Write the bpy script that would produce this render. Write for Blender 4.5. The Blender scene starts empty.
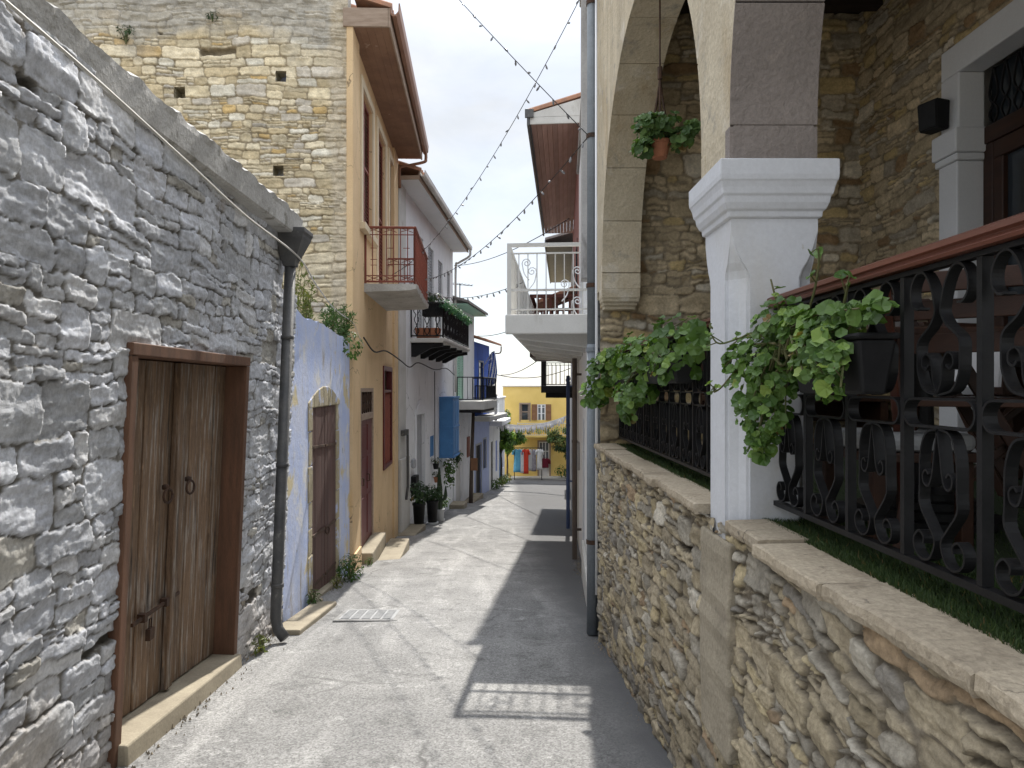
import bpy, math, random
import numpy as np
from mathutils import Vector, Matrix

random.seed(7)
SC = bpy.context.scene
COL = SC.collection
R = math.radians

# ------------------------------------------------------------------ terrain profile of the lane
PY = np.array([-60., -12., -2., 8., 17., 27., 37., 46., 60., 250.])
PZ = np.array([1.9, 1.45, 0.298, -0.892, -1.963, -2.94, -3.68, -4.30, -4.45, -4.6])
_d = np.diff(PZ) / np.diff(PY)
_m = np.concatenate([[_d[0]], (_d[:-1] + _d[1:]) / 2, [_d[-1]]])
_m[2] = _m[3] = -0.119; _m[4] = -0.112


def rz(y):
    y = np.clip(np.asarray(y, dtype=float), PY[0], PY[-1])
    i = np.clip(np.searchsorted(PY, y) - 1, 0, len(PY) - 2)
    h = PY[i + 1] - PY[i]
    t = (y - PY[i]) / h
    r = ((2*t**3 - 3*t**2 + 1) * PZ[i] + (t**3 - 2*t**2 + t) * h * _m[i]
         + (-2*t**3 + 3*t**2) * PZ[i + 1] + (t**3 - t**2) * h * _m[i + 1])
    return r if r.ndim else float(r)


# ------------------------------------------------------------------ object helpers
def wl(o):
    v = Vector((0, 0, 0))
    while o is not None:
        v = v + o.location if o.parent is None else v
        o = o.parent
    return v


def thing(name, label, cat, loc=(0, 0, 0), group=None):
    o = bpy.data.objects.new(name, None)
    o.empty_display_size = 0.1
    COL.objects.link(o)
    o.location = loc
    o['label'] = label
    o['category'] = cat
    if group:
        o['group'] = group
    return o


def tag(o, label, cat, group=None):
    o['label'] = label
    o['category'] = cat
    if group:
        o['group'] = group
    return o


def attach(o, parent):
    o.parent = parent
    p = parent
    while p.parent is not None:
        p = p.parent
    o.matrix_parent_inverse = Matrix.Translation(-p.location) if p is parent else Matrix.Identity(4)


def dup(root, loc, label=None):
    r = root.copy()
    COL.objects.link(r)
    r.location = loc
    if label:
        r['label'] = label
    for ch in list(root.children):
        c = ch.copy()
        COL.objects.link(c)
        c.parent = r
        for g in list(ch.children):
            d = g.copy()
            COL.objects.link(d)
            d.parent = c
    return r


class MB:
    """collects faces in a local frame, T maps local points to the world"""

    def __init__(self, T=None):
        self.V, self.Fc, self.T = [], [], T

    def pt(self, p):
        if self.T:
            p = self.T(*p)
        self.V.append(tuple(p))
        return len(self.V) - 1

    def face(self, pts):
        self.Fc.append([self.pt(p) for p in pts])
        return self

    def hexa(self, b, t):
        i = [self.pt(p) for p in b] + [self.pt(p) for p in t]
        for f in ((3, 2, 1, 0), (4, 5, 6, 7), (0, 1, 5, 4), (1, 2, 6, 5), (2, 3, 7, 6), (3, 0, 4, 7)):
            self.Fc.append([i[k] for k in f])
        return self

    def box(self, x0, x1, y0, y1, z0, z1):
        return self.hexa([(x0, y0, z0), (x1, y0, z0), (x1, y1, z0), (x0, y1, z0)],
                         [(x0, y0, z1), (x1, y0, z1), (x1, y1, z1), (x0, y1, z1)])

    def ring_strip(self, rings, closed=True, caps=True):
        idx = [[self.pt(p) for p in r] for r in rings]
        n = len(idx[0])
        for a, b in zip(idx[:-1], idx[1:]):
            for k in range(n if closed else n - 1):
                self.Fc.append([a[k], a[(k + 1) % n], b[(k + 1) % n], b[k]])
        if caps and closed:
            self.Fc.append(idx[0][::-1])
            self.Fc.append(idx[-1])
        return self

    def tube(self, pts, r, n=8, r1=None):
        pts = [Vector(p) for p in pts]
        rings = []
        up = None
        for i, p in enumerate(pts):
            d = (pts[min(i + 1, len(pts) - 1)] - pts[max(i - 1, 0)])
            if d.length < 1e-9:
                d = Vector((0, 0, 1))
            d.normalize()
            if up is None:
                up = Vector((0, 0, 1)) if abs(d.z) < .9 else Vector((0, 1, 0))
            a = d.cross(up)
            if a.length < 1e-4:
                a = d.cross(Vector((1, 0.3, 0)))
            a.normalize()
            b = a.cross(d).normalized()
            up = b
            rr = r if r1 is None else r + (r1 - r) * i / max(1, len(pts) - 1)
            rings.append([p + a * rr * math.cos(2*math.pi*k/n) + b * rr * math.sin(2*math.pi*k/n) for k in range(n)])
        return self.ring_strip(rings)

    def strap(self, pts, w, t, x):
        """flat iron bar lying in the plane x = const, given as (y, z) points"""
        P = [Vector(p) for p in pts]
        rings = []
        for i, p in enumerate(P):
            d = P[min(i + 1, len(P) - 1)] - P[max(i - 1, 0)]
            if d.length < 1e-9:
                d = Vector((1, 0))
            d.normalize()
            nn = Vector((-d.y, d.x)) * t / 2
            a, b = p + nn, p - nn
            rings.append([(x - w/2, a.x, a.y), (x + w/2, a.x, a.y), (x + w/2, b.x, b.y), (x - w/2, b.x, b.y)])
        return self.ring_strip(rings)

    def lathe(self, c, prof, n=16):
        rings = [[(c[0] + r*math.cos(2*math.pi*k/n), c[1] + r*math.sin(2*math.pi*k/n), c[2] + z) for k in range(n)] for r, z in prof]
        return self.ring_strip(rings)

    def prism(self, poly, a, b):
        """poly of functions: poly pts are (p,q); a,b lambdas making 3d points"""
        lo = [a(*p) for p in poly]
        hi = [b(*p) for p in poly]
        i = [self.pt(p) for p in lo]
        j = [self.pt(p) for p in hi]
        n = len(poly)
        self.Fc.append(i[::-1])
        self.Fc.append(j)
        for k in range(n):
            self.Fc.append([i[k], i[(k + 1) % n], j[(k + 1) % n], j[k]])
        return self

    def build(self, name, mat, parent=None, smooth=False, bevel=0, origin=None, fixn=True):
        V = self.V
        o3 = Vector(origin) if origin else None
        if o3:
            V = [(x - o3.x, y - o3.y, z - o3.z) for x, y, z in V]
        me = bpy.data.meshes.new(name)
        me.from_pydata(V, [], self.Fc)
        if fixn:
            import bmesh
            bm = bmesh.new()
            bm.from_mesh(me)
            bmesh.ops.recalc_face_normals(bm, faces=bm.faces)
            bm.to_mesh(me)
            bm.free()
        me.materials.append(mat)
        if smooth:
            me.shade_smooth()
        o = bpy.data.objects.new(name, me)
        COL.objects.link(o)
        if o3:
            o.location = o3
        if parent:
            attach(o, parent)
        if bevel:
            b = o.modifiers.new('edge', 'BEVEL')
            b.width = bevel
            b.segments = 2
            b.limit_method = 'ANGLE'
            b.angle_limit = R(40)
        return o


def smooth_line(pts, k=6):
    P = [Vector(p) for p in pts]
    P = [2*P[0] - P[1]] + P + [2*P[-1] - P[-2]]
    out = []
    for i in range(1, len(P) - 2):
        a, b, c, d = P[i-1], P[i], P[i+1], P[i+2]
        for s in range(k):
            t = s / k
            out.append(0.5 * ((2*b) + (c - a)*t + (2*a - 5*b + 4*c - d)*t*t + (3*b - a - 3*c + d)*t**3))
    out.append(P[-2])
    return out


class Facade:
    """u runs along the wall down the lane, n sticks out to the lane, z is up"""

    def __init__(self, a, b, right=False):
        self.a = Vector(a)
        d = Vector(b) - self.a
        self.L = d.length
        self.u = d / self.L
        self.n = Vector((-self.u.y, self.u.x)) if right else Vector((self.u.y, -self.u.x))

    def T(self, u, n, z):
        p = self.a + self.u*u + self.n*n
        return (p.x, p.y, z)

    def at(self, y):
        """u of the wall point at world y"""
        return (y - self.a.y) / self.u.y


def wall_shell(mb, u0, u1, z0, z1, holes, depth=.2, D=5.0, roof=True, back=True):
    us = sorted({u0, u1, *[h[0] for h in holes], *[h[1] for h in holes]})
    zs = sorted({z0, z1, *[h[2] for h in holes], *[h[3] for h in holes]})
    for a, b in zip(us[:-1], us[1:]):
        for c, d in zip(zs[:-1], zs[1:]):
            m, k = (a + b)/2, (c + d)/2
            if any(h[0] < m < h[1] and h[2] < k < h[3] for h in holes):
                continue
            mb.face([(a, 0, c), (b, 0, c), (b, 0, d), (a, 0, d)])
    for a, b, c, d in holes:
        mb.face([(a, 0, c), (a, 0, d), (a, -depth, d), (a, -depth, c)])
        mb.face([(b, 0, c), (b, 0, d), (b, -depth, d), (b, -depth, c)])
        mb.face([(a, 0, c), (b, 0, c), (b, -depth, c), (a, -depth, c)])
        mb.face([(a, 0, d), (b, 0, d), (b, -depth, d), (a, -depth, d)])
    if back:
        mb.face([(u0, 0, z0), (u0, 0, z1), (u0, -D, z1), (u0, -D, z0)])
        mb.face([(u1, 0, z0), (u1, 0, z1), (u1, -D, z1), (u1, -D, z0)])
        mb.face([(u0, -D, z0), (u0, -D, z1), (u1, -D, z1), (u1, -D, z0)])
    if roof:
        mb.face([(u0, 0, z1), (u1, 0, z1), (u1, -D, z1), (u0, -D, z1)])
    return mb


# ------------------------------------------------------------------ materials
def nodes_of(name):
    m = bpy.data.materials.new(name)
    m.use_nodes = True
    nt = m.node_tree
    b = nt.nodes['Principled BSDF']
    return m, nt, b


def N(nt, kind, **kw):
    n = nt.nodes.new(kind)
    for k, v in kw.items():
        if k in n.inputs:
            n.inputs[k].default_value = v
        else:
            setattr(n, k, v)
    return n


def c4(c):
    return (c[0], c[1], c[2], 1)


def mixc(nt, fac, a, b, mode='MIX'):
    n = nt.nodes.new('ShaderNodeMix')
    n.data_type = 'RGBA'
    n.blend_type = mode
    for sock, val in ((n.inputs[0], fac), (n.inputs[6], a), (n.inputs[7], b)):
        if hasattr(val, 'node'):
            nt.links.new(val, sock)
        elif isinstance(val, (int, float)):
            sock.default_value = val
        else:
            sock.default_value = c4(val)
    return n.outputs[2]


def noise(nt, co, scale, detail=4, rough=.6, stretch=None, dist=0):
    if stretch:
        mp = N(nt, 'ShaderNodeMapping')
        mp.inputs['Scale'].default_value = stretch
        nt.links.new(co, mp.inputs['Vector'])
        co = mp.outputs['Vector']
    n = N(nt, 'ShaderNodeTexNoise')
    n.inputs['Scale'].default_value = scale
    n.inputs['Detail'].default_value = detail
    n.inputs['Roughness'].default_value = rough
    n.inputs['Distortion'].default_value = dist
    nt.links.new(co, n.inputs['Vector'])
    return n.outputs['Fac']


def ramp(nt, fac, lo, hi):
    r = N(nt, 'ShaderNodeMapRange')
    r.inputs['From Min'].default_value = lo
    r.inputs['From Max'].default_value = hi
    nt.links.new(fac, r.inputs['Value'])
    return r.outputs['Result']


def bump(nt, b, fac, strength, dist=.01, prev=None):
    n = N(nt, 'ShaderNodeBump')
    n.inputs['Strength'].default_value = strength
    n.inputs['Distance'].default_value = dist
    nt.links.new(fac, n.inputs['Height'])
    if prev:
        nt.links.new(prev, n.inputs['Normal'])
    nt.links.new(n.outputs['Normal'], b.inputs['Normal'])
    return n.outputs['Normal']


def mat(name, col, col2=None, scale=3., rough=.85, spec=.3, metal=0., bmp=.25, bscale=40., bdist=.006, patches=(),
        stretch=None, island=0., fine=.12, fscale=60., cracks=0.):
    """painted / plastered / wooden surface. patches: (colour, lo, hi, scale, stretch)"""
    m, nt, b = nodes_of(name)
    co = N(nt, 'ShaderNodeTexCoord').outputs['Object']
    col2 = col2 or tuple(c*.75 for c in col)
    n1 = noise(nt, co, scale, 5, .6, stretch)
    out = mixc(nt, ramp(nt, n1, .32, .68), col, col2)
    for k, (pc, lo, hi, ps, st) in enumerate(patches):
        n2 = noise(nt, co, ps, 6, .62, st, .3)
        out = mixc(nt, ramp(nt, n2, lo, hi), out, pc)
    if cracks:
        vo = N(nt, 'ShaderNodeTexVoronoi')
        vo.feature = 'DISTANCE_TO_EDGE'
        vo.inputs['Scale'].default_value = cracks
        wn = N(nt, 'ShaderNodeTexNoise')
        wn.inputs['Scale'].default_value = cracks*3.5
        wn.inputs['Detail'].default_value = 6
        nt.links.new(co, wn.inputs['Vector'])
        nt.links.new(mixc(nt, .3/cracks, co, wn.outputs['Color'], 'ADD'), vo.inputs['Vector'])
        mm = N(nt, 'ShaderNodeMath', operation='MULTIPLY')
        nt.links.new(ramp(nt, vo.outputs['Distance'], .007, .001), mm.inputs[0])
        nt.links.new(ramp(nt, noise(nt, co, cracks*.8, 2), .50, .60), mm.inputs[1])
        out = mixc(nt, mm.outputs[0], out, tuple(c*.35 for c in col))
    if fine:
        nf = noise(nt, co, fscale, 4, .7, stretch)
        g = N(nt, 'ShaderNodeMapRange')
        g.inputs['From Min'].default_value = .25
        g.inputs['From Max'].default_value = .75
        g.inputs['To Min'].default_value = 1 - fine
        g.inputs['To Max'].default_value = 1 + fine
        nt.links.new(nf, g.inputs['Value'])
        out = mixc(nt, 1.0, out, g.outputs['Result'], 'MULTIPLY')
    if island:
        ge = N(nt, 'ShaderNodeNewGeometry')
        g = N(nt, 'ShaderNodeMapRange')
        g.inputs['To Min'].default_value = 1 - island
        g.inputs['To Max'].default_value = 1 + island
        nt.links.new(ge.outputs['Random Per Island'], g.inputs['Value'])
        out = mixc(nt, 1.0, out, g.outputs['Result'], 'MULTIPLY')
    nt.links.new(out, b.inputs['Base Color'])
    b.inputs['Roughness'].default_value = rough
    b.inputs['Specular IOR Level'].default_value = spec
    b.inputs['Metallic'].default_value = metal
    if bmp:
        nb = noise(nt, co, bscale, 5, .65, stretch)
        bump(nt, b, nb, bmp, bdist)
    return m


def stone_mat(name, fine=.3, fscale=45., bmp=.5, rough=.9, stain=None):
    """colour comes per stone from the mesh; grain and pits are procedural"""
    m, nt, b = nodes_of(name)
    co = N(nt, 'ShaderNodeTexCoord').outputs['Object']
    at = N(nt, 'ShaderNodeAttribute')
    at.attribute_name = 'stone'
    n1 = noise(nt, co, fscale, 6, .7)
    n2 = noise(nt, co, 9., 5, .6)
    g = N(nt, 'ShaderNodeMapRange')
    g.inputs['From Min'].default_value = .28
    g.inputs['From Max'].default_value = .72
    g.inputs['To Min'].default_value = 1 - fine
    g.inputs['To Max'].default_value = 1 + fine
    nt.links.new(n1, g.inputs['Value'])
    out = mixc(nt, 1.0, at.outputs['Color'], g.outputs['Result'], 'MULTIPLY')
    g2 = N(nt, 'ShaderNodeMapRange')
    g2.inputs['From Min'].default_value = .3
    g2.inputs['From Max'].default_value = .7
    g2.inputs['To Min'].default_value = .78
    g2.inputs['To Max'].default_value = 1.18
    nt.links.new(n2, g2.inputs['Value'])
    out = mixc(nt, 1.0, out, g2.outputs['Result'], 'MULTIPLY')
    if stain:
        for pc, lo, hi, ps, st in stain:
            out = mixc(nt, ramp(nt, noise(nt, co, ps, 6, .65, st, .4), lo, hi), out, pc)
    nt.links.new(out, b.inputs['Base Color'])
    b.inputs['Roughness'].default_value = rough
    b.inputs['Specular IOR Level'].default_value = .25
    p = bump(nt, b, n1, bmp, .008)
    bump(nt, b, noise(nt, co, 140., 4, .7), bmp*.6, .003, p)
    return m


def leaf_mat(name, c1, c2, rough=.5, trans=.25):
    m, nt, b = nodes_of(name)
    ge = N(nt, 'ShaderNodeNewGeometry')
    cr = N(nt, 'ShaderNodeValToRGB')
    e = cr.color_ramp.elements
    e[0].position, e[0].color = 0., c4(c1)
    e[1].position, e[1].color = .72, c4(tuple((a + b)/2 for a, b in zip(c1, c2)))
    for ps, cc in ((.90, c2), (.975, (c2[0]*1.25, c2[1]*1.1, c2[2]*.9)), (.992, (.20, .13, .05))):
        q = e.new(ps)
        q.color = c4(cc)
    nt.links.new(ge.outputs['Random Per Island'], cr.inputs['Fac'])
    out = cr.outputs['Color']
    nt.links.new(out, b.inputs['Base Color'])
    b.inputs['Roughness'].default_value = rough
    b.inputs['Specular IOR Level'].default_value = .35
    tr = N(nt, 'ShaderNodeBsdfTranslucent')
    tc = mixc(nt, 1.0, out, (1.6, 1.7, .7), 'MULTIPLY')
    nt.links.new(tc, tr.inputs['Color'])
    mx = N(nt, 'ShaderNodeMixShader')
    mx.inputs[0].default_value = trans
    nt.links.new(b.outputs[0], mx.inputs[1])
    nt.links.new(tr.outputs[0], mx.inputs[2])
    nt.links.new(mx.outputs[0], nt.nodes['Material Output'].inputs['Surface'])
    return m


def glass_mat(name, col=(.02, .025, .03), rough=.08):
    m, nt, b = nodes_of(name)
    co = N(nt, 'ShaderNodeTexCoord').outputs['Object']
    nt.links.new(mixc(nt, noise(nt, co, 2.), col, tuple(c*2.2 for c in col)), b.inputs['Base Color'])
    b.inputs['Roughness'].default_value = rough
    b.inputs['Specular IOR Level'].default_value = .6
    return m


# ------------------------------------------------------------------ masonry as real relief
_lat = {}


def vnoise(x, y, seed):
    if seed not in _lat:
        _lat[seed] = np.random.RandomState(seed).rand(256, 256) * 2 - 1
    L = _lat[seed]
    xi, yi = np.floor(x).astype(int), np.floor(y).astype(int)
    fx, fy = x - xi, y - yi
    fx, fy = fx*fx*(3 - 2*fx), fy*fy*(3 - 2*fy)
    a, b = L[xi & 255, yi & 255], L[(xi+1) & 255, yi & 255]
    c, d = L[xi & 255, (yi+1) & 255], L[(xi+1) & 255, (yi+1) & 255]
    return (a*(1-fx) + b*fx)*(1-fy) + (c*(1-fx) + d*fx)*fy


def fbm(x, y, seed, o=4):
    s, a = 0, 1.
    for k in range(o):
        s = s + a*vnoise(x*2**k, y*2**k, seed + k)
        a *= .5
    return s


def sstep(x, a, b):
    t = np.clip((x - a)/(b - a), 0, 1)
    return t*t*(3 - 2*t)


def coursed(rs, u0, u1, v0, v1, hmin, hmax, amin, amax, split):
    rects = []
    v = v0
    while v < v1:
        h = rs.uniform(hmin, hmax)
        u = u0 - rs.uniform(0, .3)
        while u < u1:
            w = max(.07, h*rs.uniform(amin, amax))
            if rs.rand() < split:
                k = rs.randint(2, 4)
                cuts = np.sort(np.concatenate([[0, 1], (np.arange(1, k) + rs.uniform(-.25, .25, k-1))/k]))
                w *= rs.uniform(.9, 1.4)
                for a, b in zip(cuts[:-1], cuts[1:]):
                    if rs.rand() < .55:
                        s = rs.uniform(.3, .7)
                        rects.append((u, u + w*s, v + a*h, v + b*h))
                        rects.append((u + w*s, u + w, v + a*h, v + b*h))
                    else:
                        rects.append((u, u + w, v + a*h, v + b*h))
            else:
                rects.append((u, u + w, v, v + h))
            u += w
        v += h
    return np.array(rects)


def stone_wall(name, parent, material, U, V, du, dv, place, seed, palette, mortar, mode='coursed', keep=None, depth=.035,
               joint=.022, rough=.008, hr=(.1, .24), ar=(1., 2.8), split=.35, warp=(.035, .008), cell=(.26, .13), tint=None,
               missing=0., rag=1.0, facet=0., flush=None, fine=0., tilt=.22, strata=0.):
    rs = np.random.RandomState(seed)
    nu, nv = int(round((U[1]-U[0])/du)) + 1, int(round((V[1]-V[0])/dv)) + 1
    uu = np.linspace(U[0], U[1], nu)
    vv = np.linspace(V[0], V[1], nv)
    u, v = np.meshgrid(uu, vv, indexing='ij')
    wu = u + warp[0]*fbm(u*1.6, v*1.6, seed+1, 2) + warp[1]*fbm(u*13, v*13, seed+5, 3)
    wv = v + warp[0]*fbm(u*1.3, v*1.9, seed+11, 2) + warp[1]*fbm(u*11, v*15, seed+15, 3)
    if mode == 'coursed':
        rc = coursed(rs, U[0]-.2, U[1]+.2, V[0]-.2, V[1]+.2, *hr, *ar, split)
        g = .004
        gu, gv = int((U[1]-U[0]+.6)/g), int((V[1]-V[0]+.6)/g)
        grid = np.zeros((gu, gv), np.int32)
        q = np.round((rc - np.array([U[0]-.3, U[0]-.3, V[0]-.3, V[0]-.3]))/g).astype(int)
        for i, (a, b, c, d) in enumerate(q):
            grid[max(a, 0):max(b, 0), max(c, 0):max(d, 0)] = i
        iu = np.clip(((wu - U[0] + .3)/g).astype(int), 0, gu-1)
        iv = np.clip(((wv - V[0] + .3)/g).astype(int), 0, gv-1)
        idx = grid[iu, iv]
        rr = rc[idx]
        dx = np.minimum(wu - rr[..., 0], rr[..., 1] - wu)
        dy = np.minimum(wv - rr[..., 2], rr[..., 3] - wv)
        cr = np.minimum(.05, .38*np.minimum(rr[..., 1]-rr[..., 0], rr[..., 3]-rr[..., 2]))
        d = np.minimum(dx, dy)
        cn = (dx < cr) & (dy < cr)
        d = np.where(cn, cr - np.hypot(cr - dx, cr - dy), d)
        lu = (wu - (rr[..., 0]+rr[..., 1])/2) / np.maximum(rr[..., 1]-rr[..., 0], .02)
        lv = (wv - (rr[..., 2]+rr[..., 3])/2) / np.maximum(rr[..., 3]-rr[..., 2], .02)
        n = len(rc)
    else:
        cu, cv = cell
        gu, gv = int((U[1]-U[0])/cu) + 5, int((V[1]-V[0])/cv) + 5
        px = (np.arange(gu)[:, None] - 2 + rs.uniform(-.46, .46, (gu, gv)) + .5)
        py = (np.arange(gv)[None, :] - 2 + rs.uniform(-.46, .46, (gu, gv)) + .5)
        ww = rs.uniform(-.25, .25, (gu, gv))
        su, sv = (wu - U[0])/cu, (wv - V[0])/cv
        bi, bj = np.floor(su).astype(int) + 2, np.floor(sv).astype(int) + 2
        F1 = np.full(u.shape, 9.)
        F2 = np.full(u.shape, 9.)
        idx = np.zeros(u.shape, int)
        for a in (-1, 0, 1):
            for b in (-1, 0, 1):
                ii, jj = np.clip(bi+a, 0, gu-1), np.clip(bj+b, 0, gv-1)
                dd = np.hypot(su - px[ii, jj], sv - py[ii, jj]) + ww[ii, jj]
                k = ii*gv + jj
                nw = dd < F1
                F2 = np.where(nw, F1, np.minimum(F2, dd))
                idx = np.where(nw, k, idx)
                F1 = np.where(nw, dd, F1)
        d = (F2 - F1)*.5*cv*1.1
        lu = su - px.ravel()[idx]
        lv = sv - py.ravel()[idx]
        n = gu*gv
    pr = rs.uniform(.55, 1.15, n)
    gone = rs.rand(n) < missing
    pr[gone] = -2.0
    tu, tv = rs.normal(0, tilt, n), rs.normal(0, tilt, n)
    jj = joint*(.7 + .6*rs.rand(n))[idx]*rag
    dd_ = d + .004*fbm(u*40, v*40, seed+21, 2)
    if flush:          # pointed joints: mortar smeared unevenly over the stone edges
        dd_ = dd_ - flush[0] - flush[1]*fbm(u*5.5, v*6.5, seed+25, 4)
    s = sstep(dd_, .001, jj)
    h = depth*s*(pr[idx] + tu[idx]*lu + tv[idx]*lv) + rough*s*fbm(u*9 + idx*7.3, v*16 + idx*3.1, seed+31, 4) + .004*(1-s)*fbm(u*30, v*30, seed+41, 3)
    if facet:
        h = h + facet*s*np.abs(vnoise(u*4 + idx*.37, v*9 + idx*.71, seed+71))
    if strata:         # split faces: flat ledges with sharp little steps
        n_ = fbm(u*3.2 + idx*2.3, v*11 + idx*4.1, seed+91, 3)*3.2
        fl = np.floor(n_)
        h = h + strata*s*(fl + sstep(n_ - fl, .80, 1.))
        n_ = (fbm(u*2.1 + idx*1.9, v*3.4 + idx*3.7, seed+95, 2) + .5*lu)*2.2
        fl = np.floor(n_)
        h = h + strata*1.3*s*(fl + sstep(n_ - fl, .85, 1.))
    if fine:
        h = h + fine*s*fbm(u*22 + idx*1.3, v*60, seed+81, 3) + fine*.8*fbm(u*45, v*45, seed+85, 2)
    X, Y, Z = place(u, v, h)
    co = np.stack([X, Y, Z], -1).reshape(-1, 3)
    pal = np.array([p[:3] for p in palette])
    wt = np.array([p[3] for p in palette], float)
    pc = pal[rs.choice(len(pal), n, p=wt/wt.sum())] * rs.uniform(.82, 1.15, (n, 1))
    pc[gone] = np.array(mortar)*.6
    lay = 1 + .10*fbm(u*5 + idx*1.7, v*22 + idx*2.9, seed+51, 3)[..., None]
    mo = np.array(mortar)*(1 + .2*fbm(u*6, v*6, seed+61, 3)[..., None])
    sc = s[..., None]
    col = mo*(1-sc) + pc[idx]*lay*sc
    if tint is not None:
        col = tint(u, v, col, s)
    col = np.clip(col, .01, .9)
    ii = np.arange(nu*nv).reshape(nu, nv)
    q = np.stack([ii[:-1, :-1], ii[1:, :-1], ii[1:, 1:], ii[:-1, 1:]], -1)
    if keep is not None:
        um, vm = (u[:-1, :-1]+u[1:, 1:])/2, (v[:-1, :-1]+v[1:, 1:])/2
        q = q[keep(um, vm)]
    q = q.reshape(-1, 4)
    used, inv = np.unique(q, return_inverse=True)
    co = co[used]
    col = col.reshape(-1, 3)[used]
    q = inv.reshape(-1, 4)
    me = bpy.data.meshes.new(name)
    me.vertices.add(len(co))
    me.vertices.foreach_set('co', co.astype(np.float32).ravel())
    me.loops.add(q.size)
    me.loops.foreach_set('vertex_index', q.ravel().astype(np.int32))
    me.polygons.add(len(q))
    me.polygons.foreach_set('loop_start', np.arange(0, q.size, 4, dtype=np.int32))
    me.polygons.foreach_set('loop_total', np.full(len(q), 4, np.int32))
    me.update(calc_edges=True)
    me.validate()
    at = me.color_attributes.new('stone', 'FLOAT_COLOR', 'POINT')
    at.data.foreach_set('color', np.concatenate([col, np.ones((len(col), 1))], 1).astype(np.float32).ravel())
    me.materials.append(material)
    me.shade_smooth()
    o = bpy.data.objects.new(name, me)
    COL.objects.link(o)
    if parent:
        attach(o, parent)
    return o


# ------------------------------------------------------------------ foliage
def leaf_poly(mb, c, nrm, along, L, W, kind):
    nrm = nrm.normalized()
    a = (along - nrm*along.dot(nrm))
    if a.length < 1e-4:
        a = nrm.orthogonal()
    a.normalize()
    b = nrm.cross(a)
    if kind == 'round':            # scalloped geranium leaf, cupped
        ctr = mb.pt(c - nrm*L*.12)
        ring = []
        m = 12
        for k in range(m):
            t = 2*math.pi*(k + .5)/m
            rr = L*(.5 if k % 2 else .44)
            if k in (0, m - 1):
                rr *= .8
            ring.append(mb.pt(c - a*math.cos(t)*rr + b*math.sin(t)*rr + nrm*L*random.uniform(-.10, .13)))
        for k in range(m):
            mb.Fc.append([ctr, ring[k], ring[(k + 1) % m]])
    else:                          # pointed leaf folded along its midrib
        p0, p2 = mb.pt(c), mb.pt(c + a*L - nrm*L*.15)
        m1 = mb.pt(c + a*L*.5 + nrm*L*.02)
        s1, s2 = mb.pt(c + a*L*.45 + b*W*.5 + nrm*L*.1), mb.pt(c + a*L*.45 - b*W*.5 + nrm*L*.1)
        mb.Fc += [[p0, s1, m1], [s1, p2, m1], [p0, m1, s2], [m1, p2, s2]]


def rvec(rng):
    while True:
        v = Vector((rng.uniform(-1, 1), rng.uniform(-1, 1), rng.uniform(-1, 1)))
        if .05 < v.length < 1:
            return v


def leaf_blob(mb, c, rad, n, L, rng, kind='point', bias=(0, 0, .6), W=.45, shell=.5):
    c = Vector(c)
    for _ in range(n):
        d = rvec(rng)
        r = d.length
        d.normalize()
        k = shell + (1 - shell)*r
        p = c + Vector((d.x*rad[0], d.y*rad[1], d.z*rad[2]))*k
        nn = (d + Vector(bias) + rvec(rng)*.7)
        l = L*rng.choice((.5, .7, .85, 1., 1.2, 1.45))
        leaf_poly(mb, p, nn, rvec(rng) + d*.6 + Vector((0, 0, -.3)), l, l*W, kind)
# ================================================================== materials
m_shed = stone_mat('whitewashed rubble', .26, 38., .8, stain=[((.20, .16, .11), .62, .74, 1.7, None)])
m_gold = stone_mat('yellow sandstone', .22, 42., .5)
m_tan = stone_mat('mortared tan rubble', .32, 46., .9)
m_dim = stone_mat('veranda rubble', .28, 46., .5)
m_oldwood = mat('weathered door wood', (.23, .15, .093), (.11, .072, .047), 7., .8, bmp=.6, bscale=30, bdist=.004, stretch=(6, 6, .45), island=.22,
                patches=[((.33, .30, .265), .52, .66, 6., (5, 5, .3)), ((.045, .034, .027), .56, .68, 3., (5, 5, .35)), ((.30, .20, .12), .62, .70, 10., (3, 3, .5))], fine=.4)
m_framewood = mat('door frame wood', (.17, .085, .05), (.10, .055, .035), 4., .7, bmp=.4, stretch=(5, 5, .5), fine=.2)
m_rustiron = mat('rusty iron', (.05, .035, .028), (.10, .055, .035), 14., .75, metal=.3, bmp=.4)
m_iron = mat('black iron', (.008, .008, .009), (.014, .014, .015), 12., .45, spec=.28, bmp=.3, bscale=90, bdist=.002)
m_concrete = mat('old concrete', (.42, .40, .36), (.26, .25, .23), 2.5, .9, bmp=.5, bscale=25, bdist=.012,
                 patches=[((.16, .15, .12), .56, .72, 3.5, None)], fine=.2)
m_slabedge = mat('roof slab concrete', (.52, .51, .49), (.36, .35, .33), 2., .9, bmp=.7, bscale=18, bdist=.02,
                 patches=[((.20, .19, .16), .58, .7, 5., None)], fine=.2)
m_sill = mat('sill stone', (.36, .315, .235), (.25, .215, .16), 3., .9, bmp=.4, fine=.18)
m_darkpipe = mat('dark zinc pipe', (.075, .076, .08), (.12, .118, .115), 6., .55, metal=.4, bmp=.25, patches=[((.30, .29, .27), .62, .75, 11., None)])
m_bluewash = mat('blue limewash', (.41, .49, .73), (.53, .585, .75), 2.2, .92, bmp=.5, bscale=16, bdist=.012,
                 patches=[((.56, .585, .68), .45, .66, 3.0, (1, 1, .5)), ((.66, .65, .63), .56, .66, 2.0, None), ((.58, .50, .32), .575, .615, 1.25, None), ((.33, .30, .27), .60, .68, 5., (1, 1, .22)), ((.24, .22, .19), .66, .72, 9., None)], fine=.14)
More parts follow.
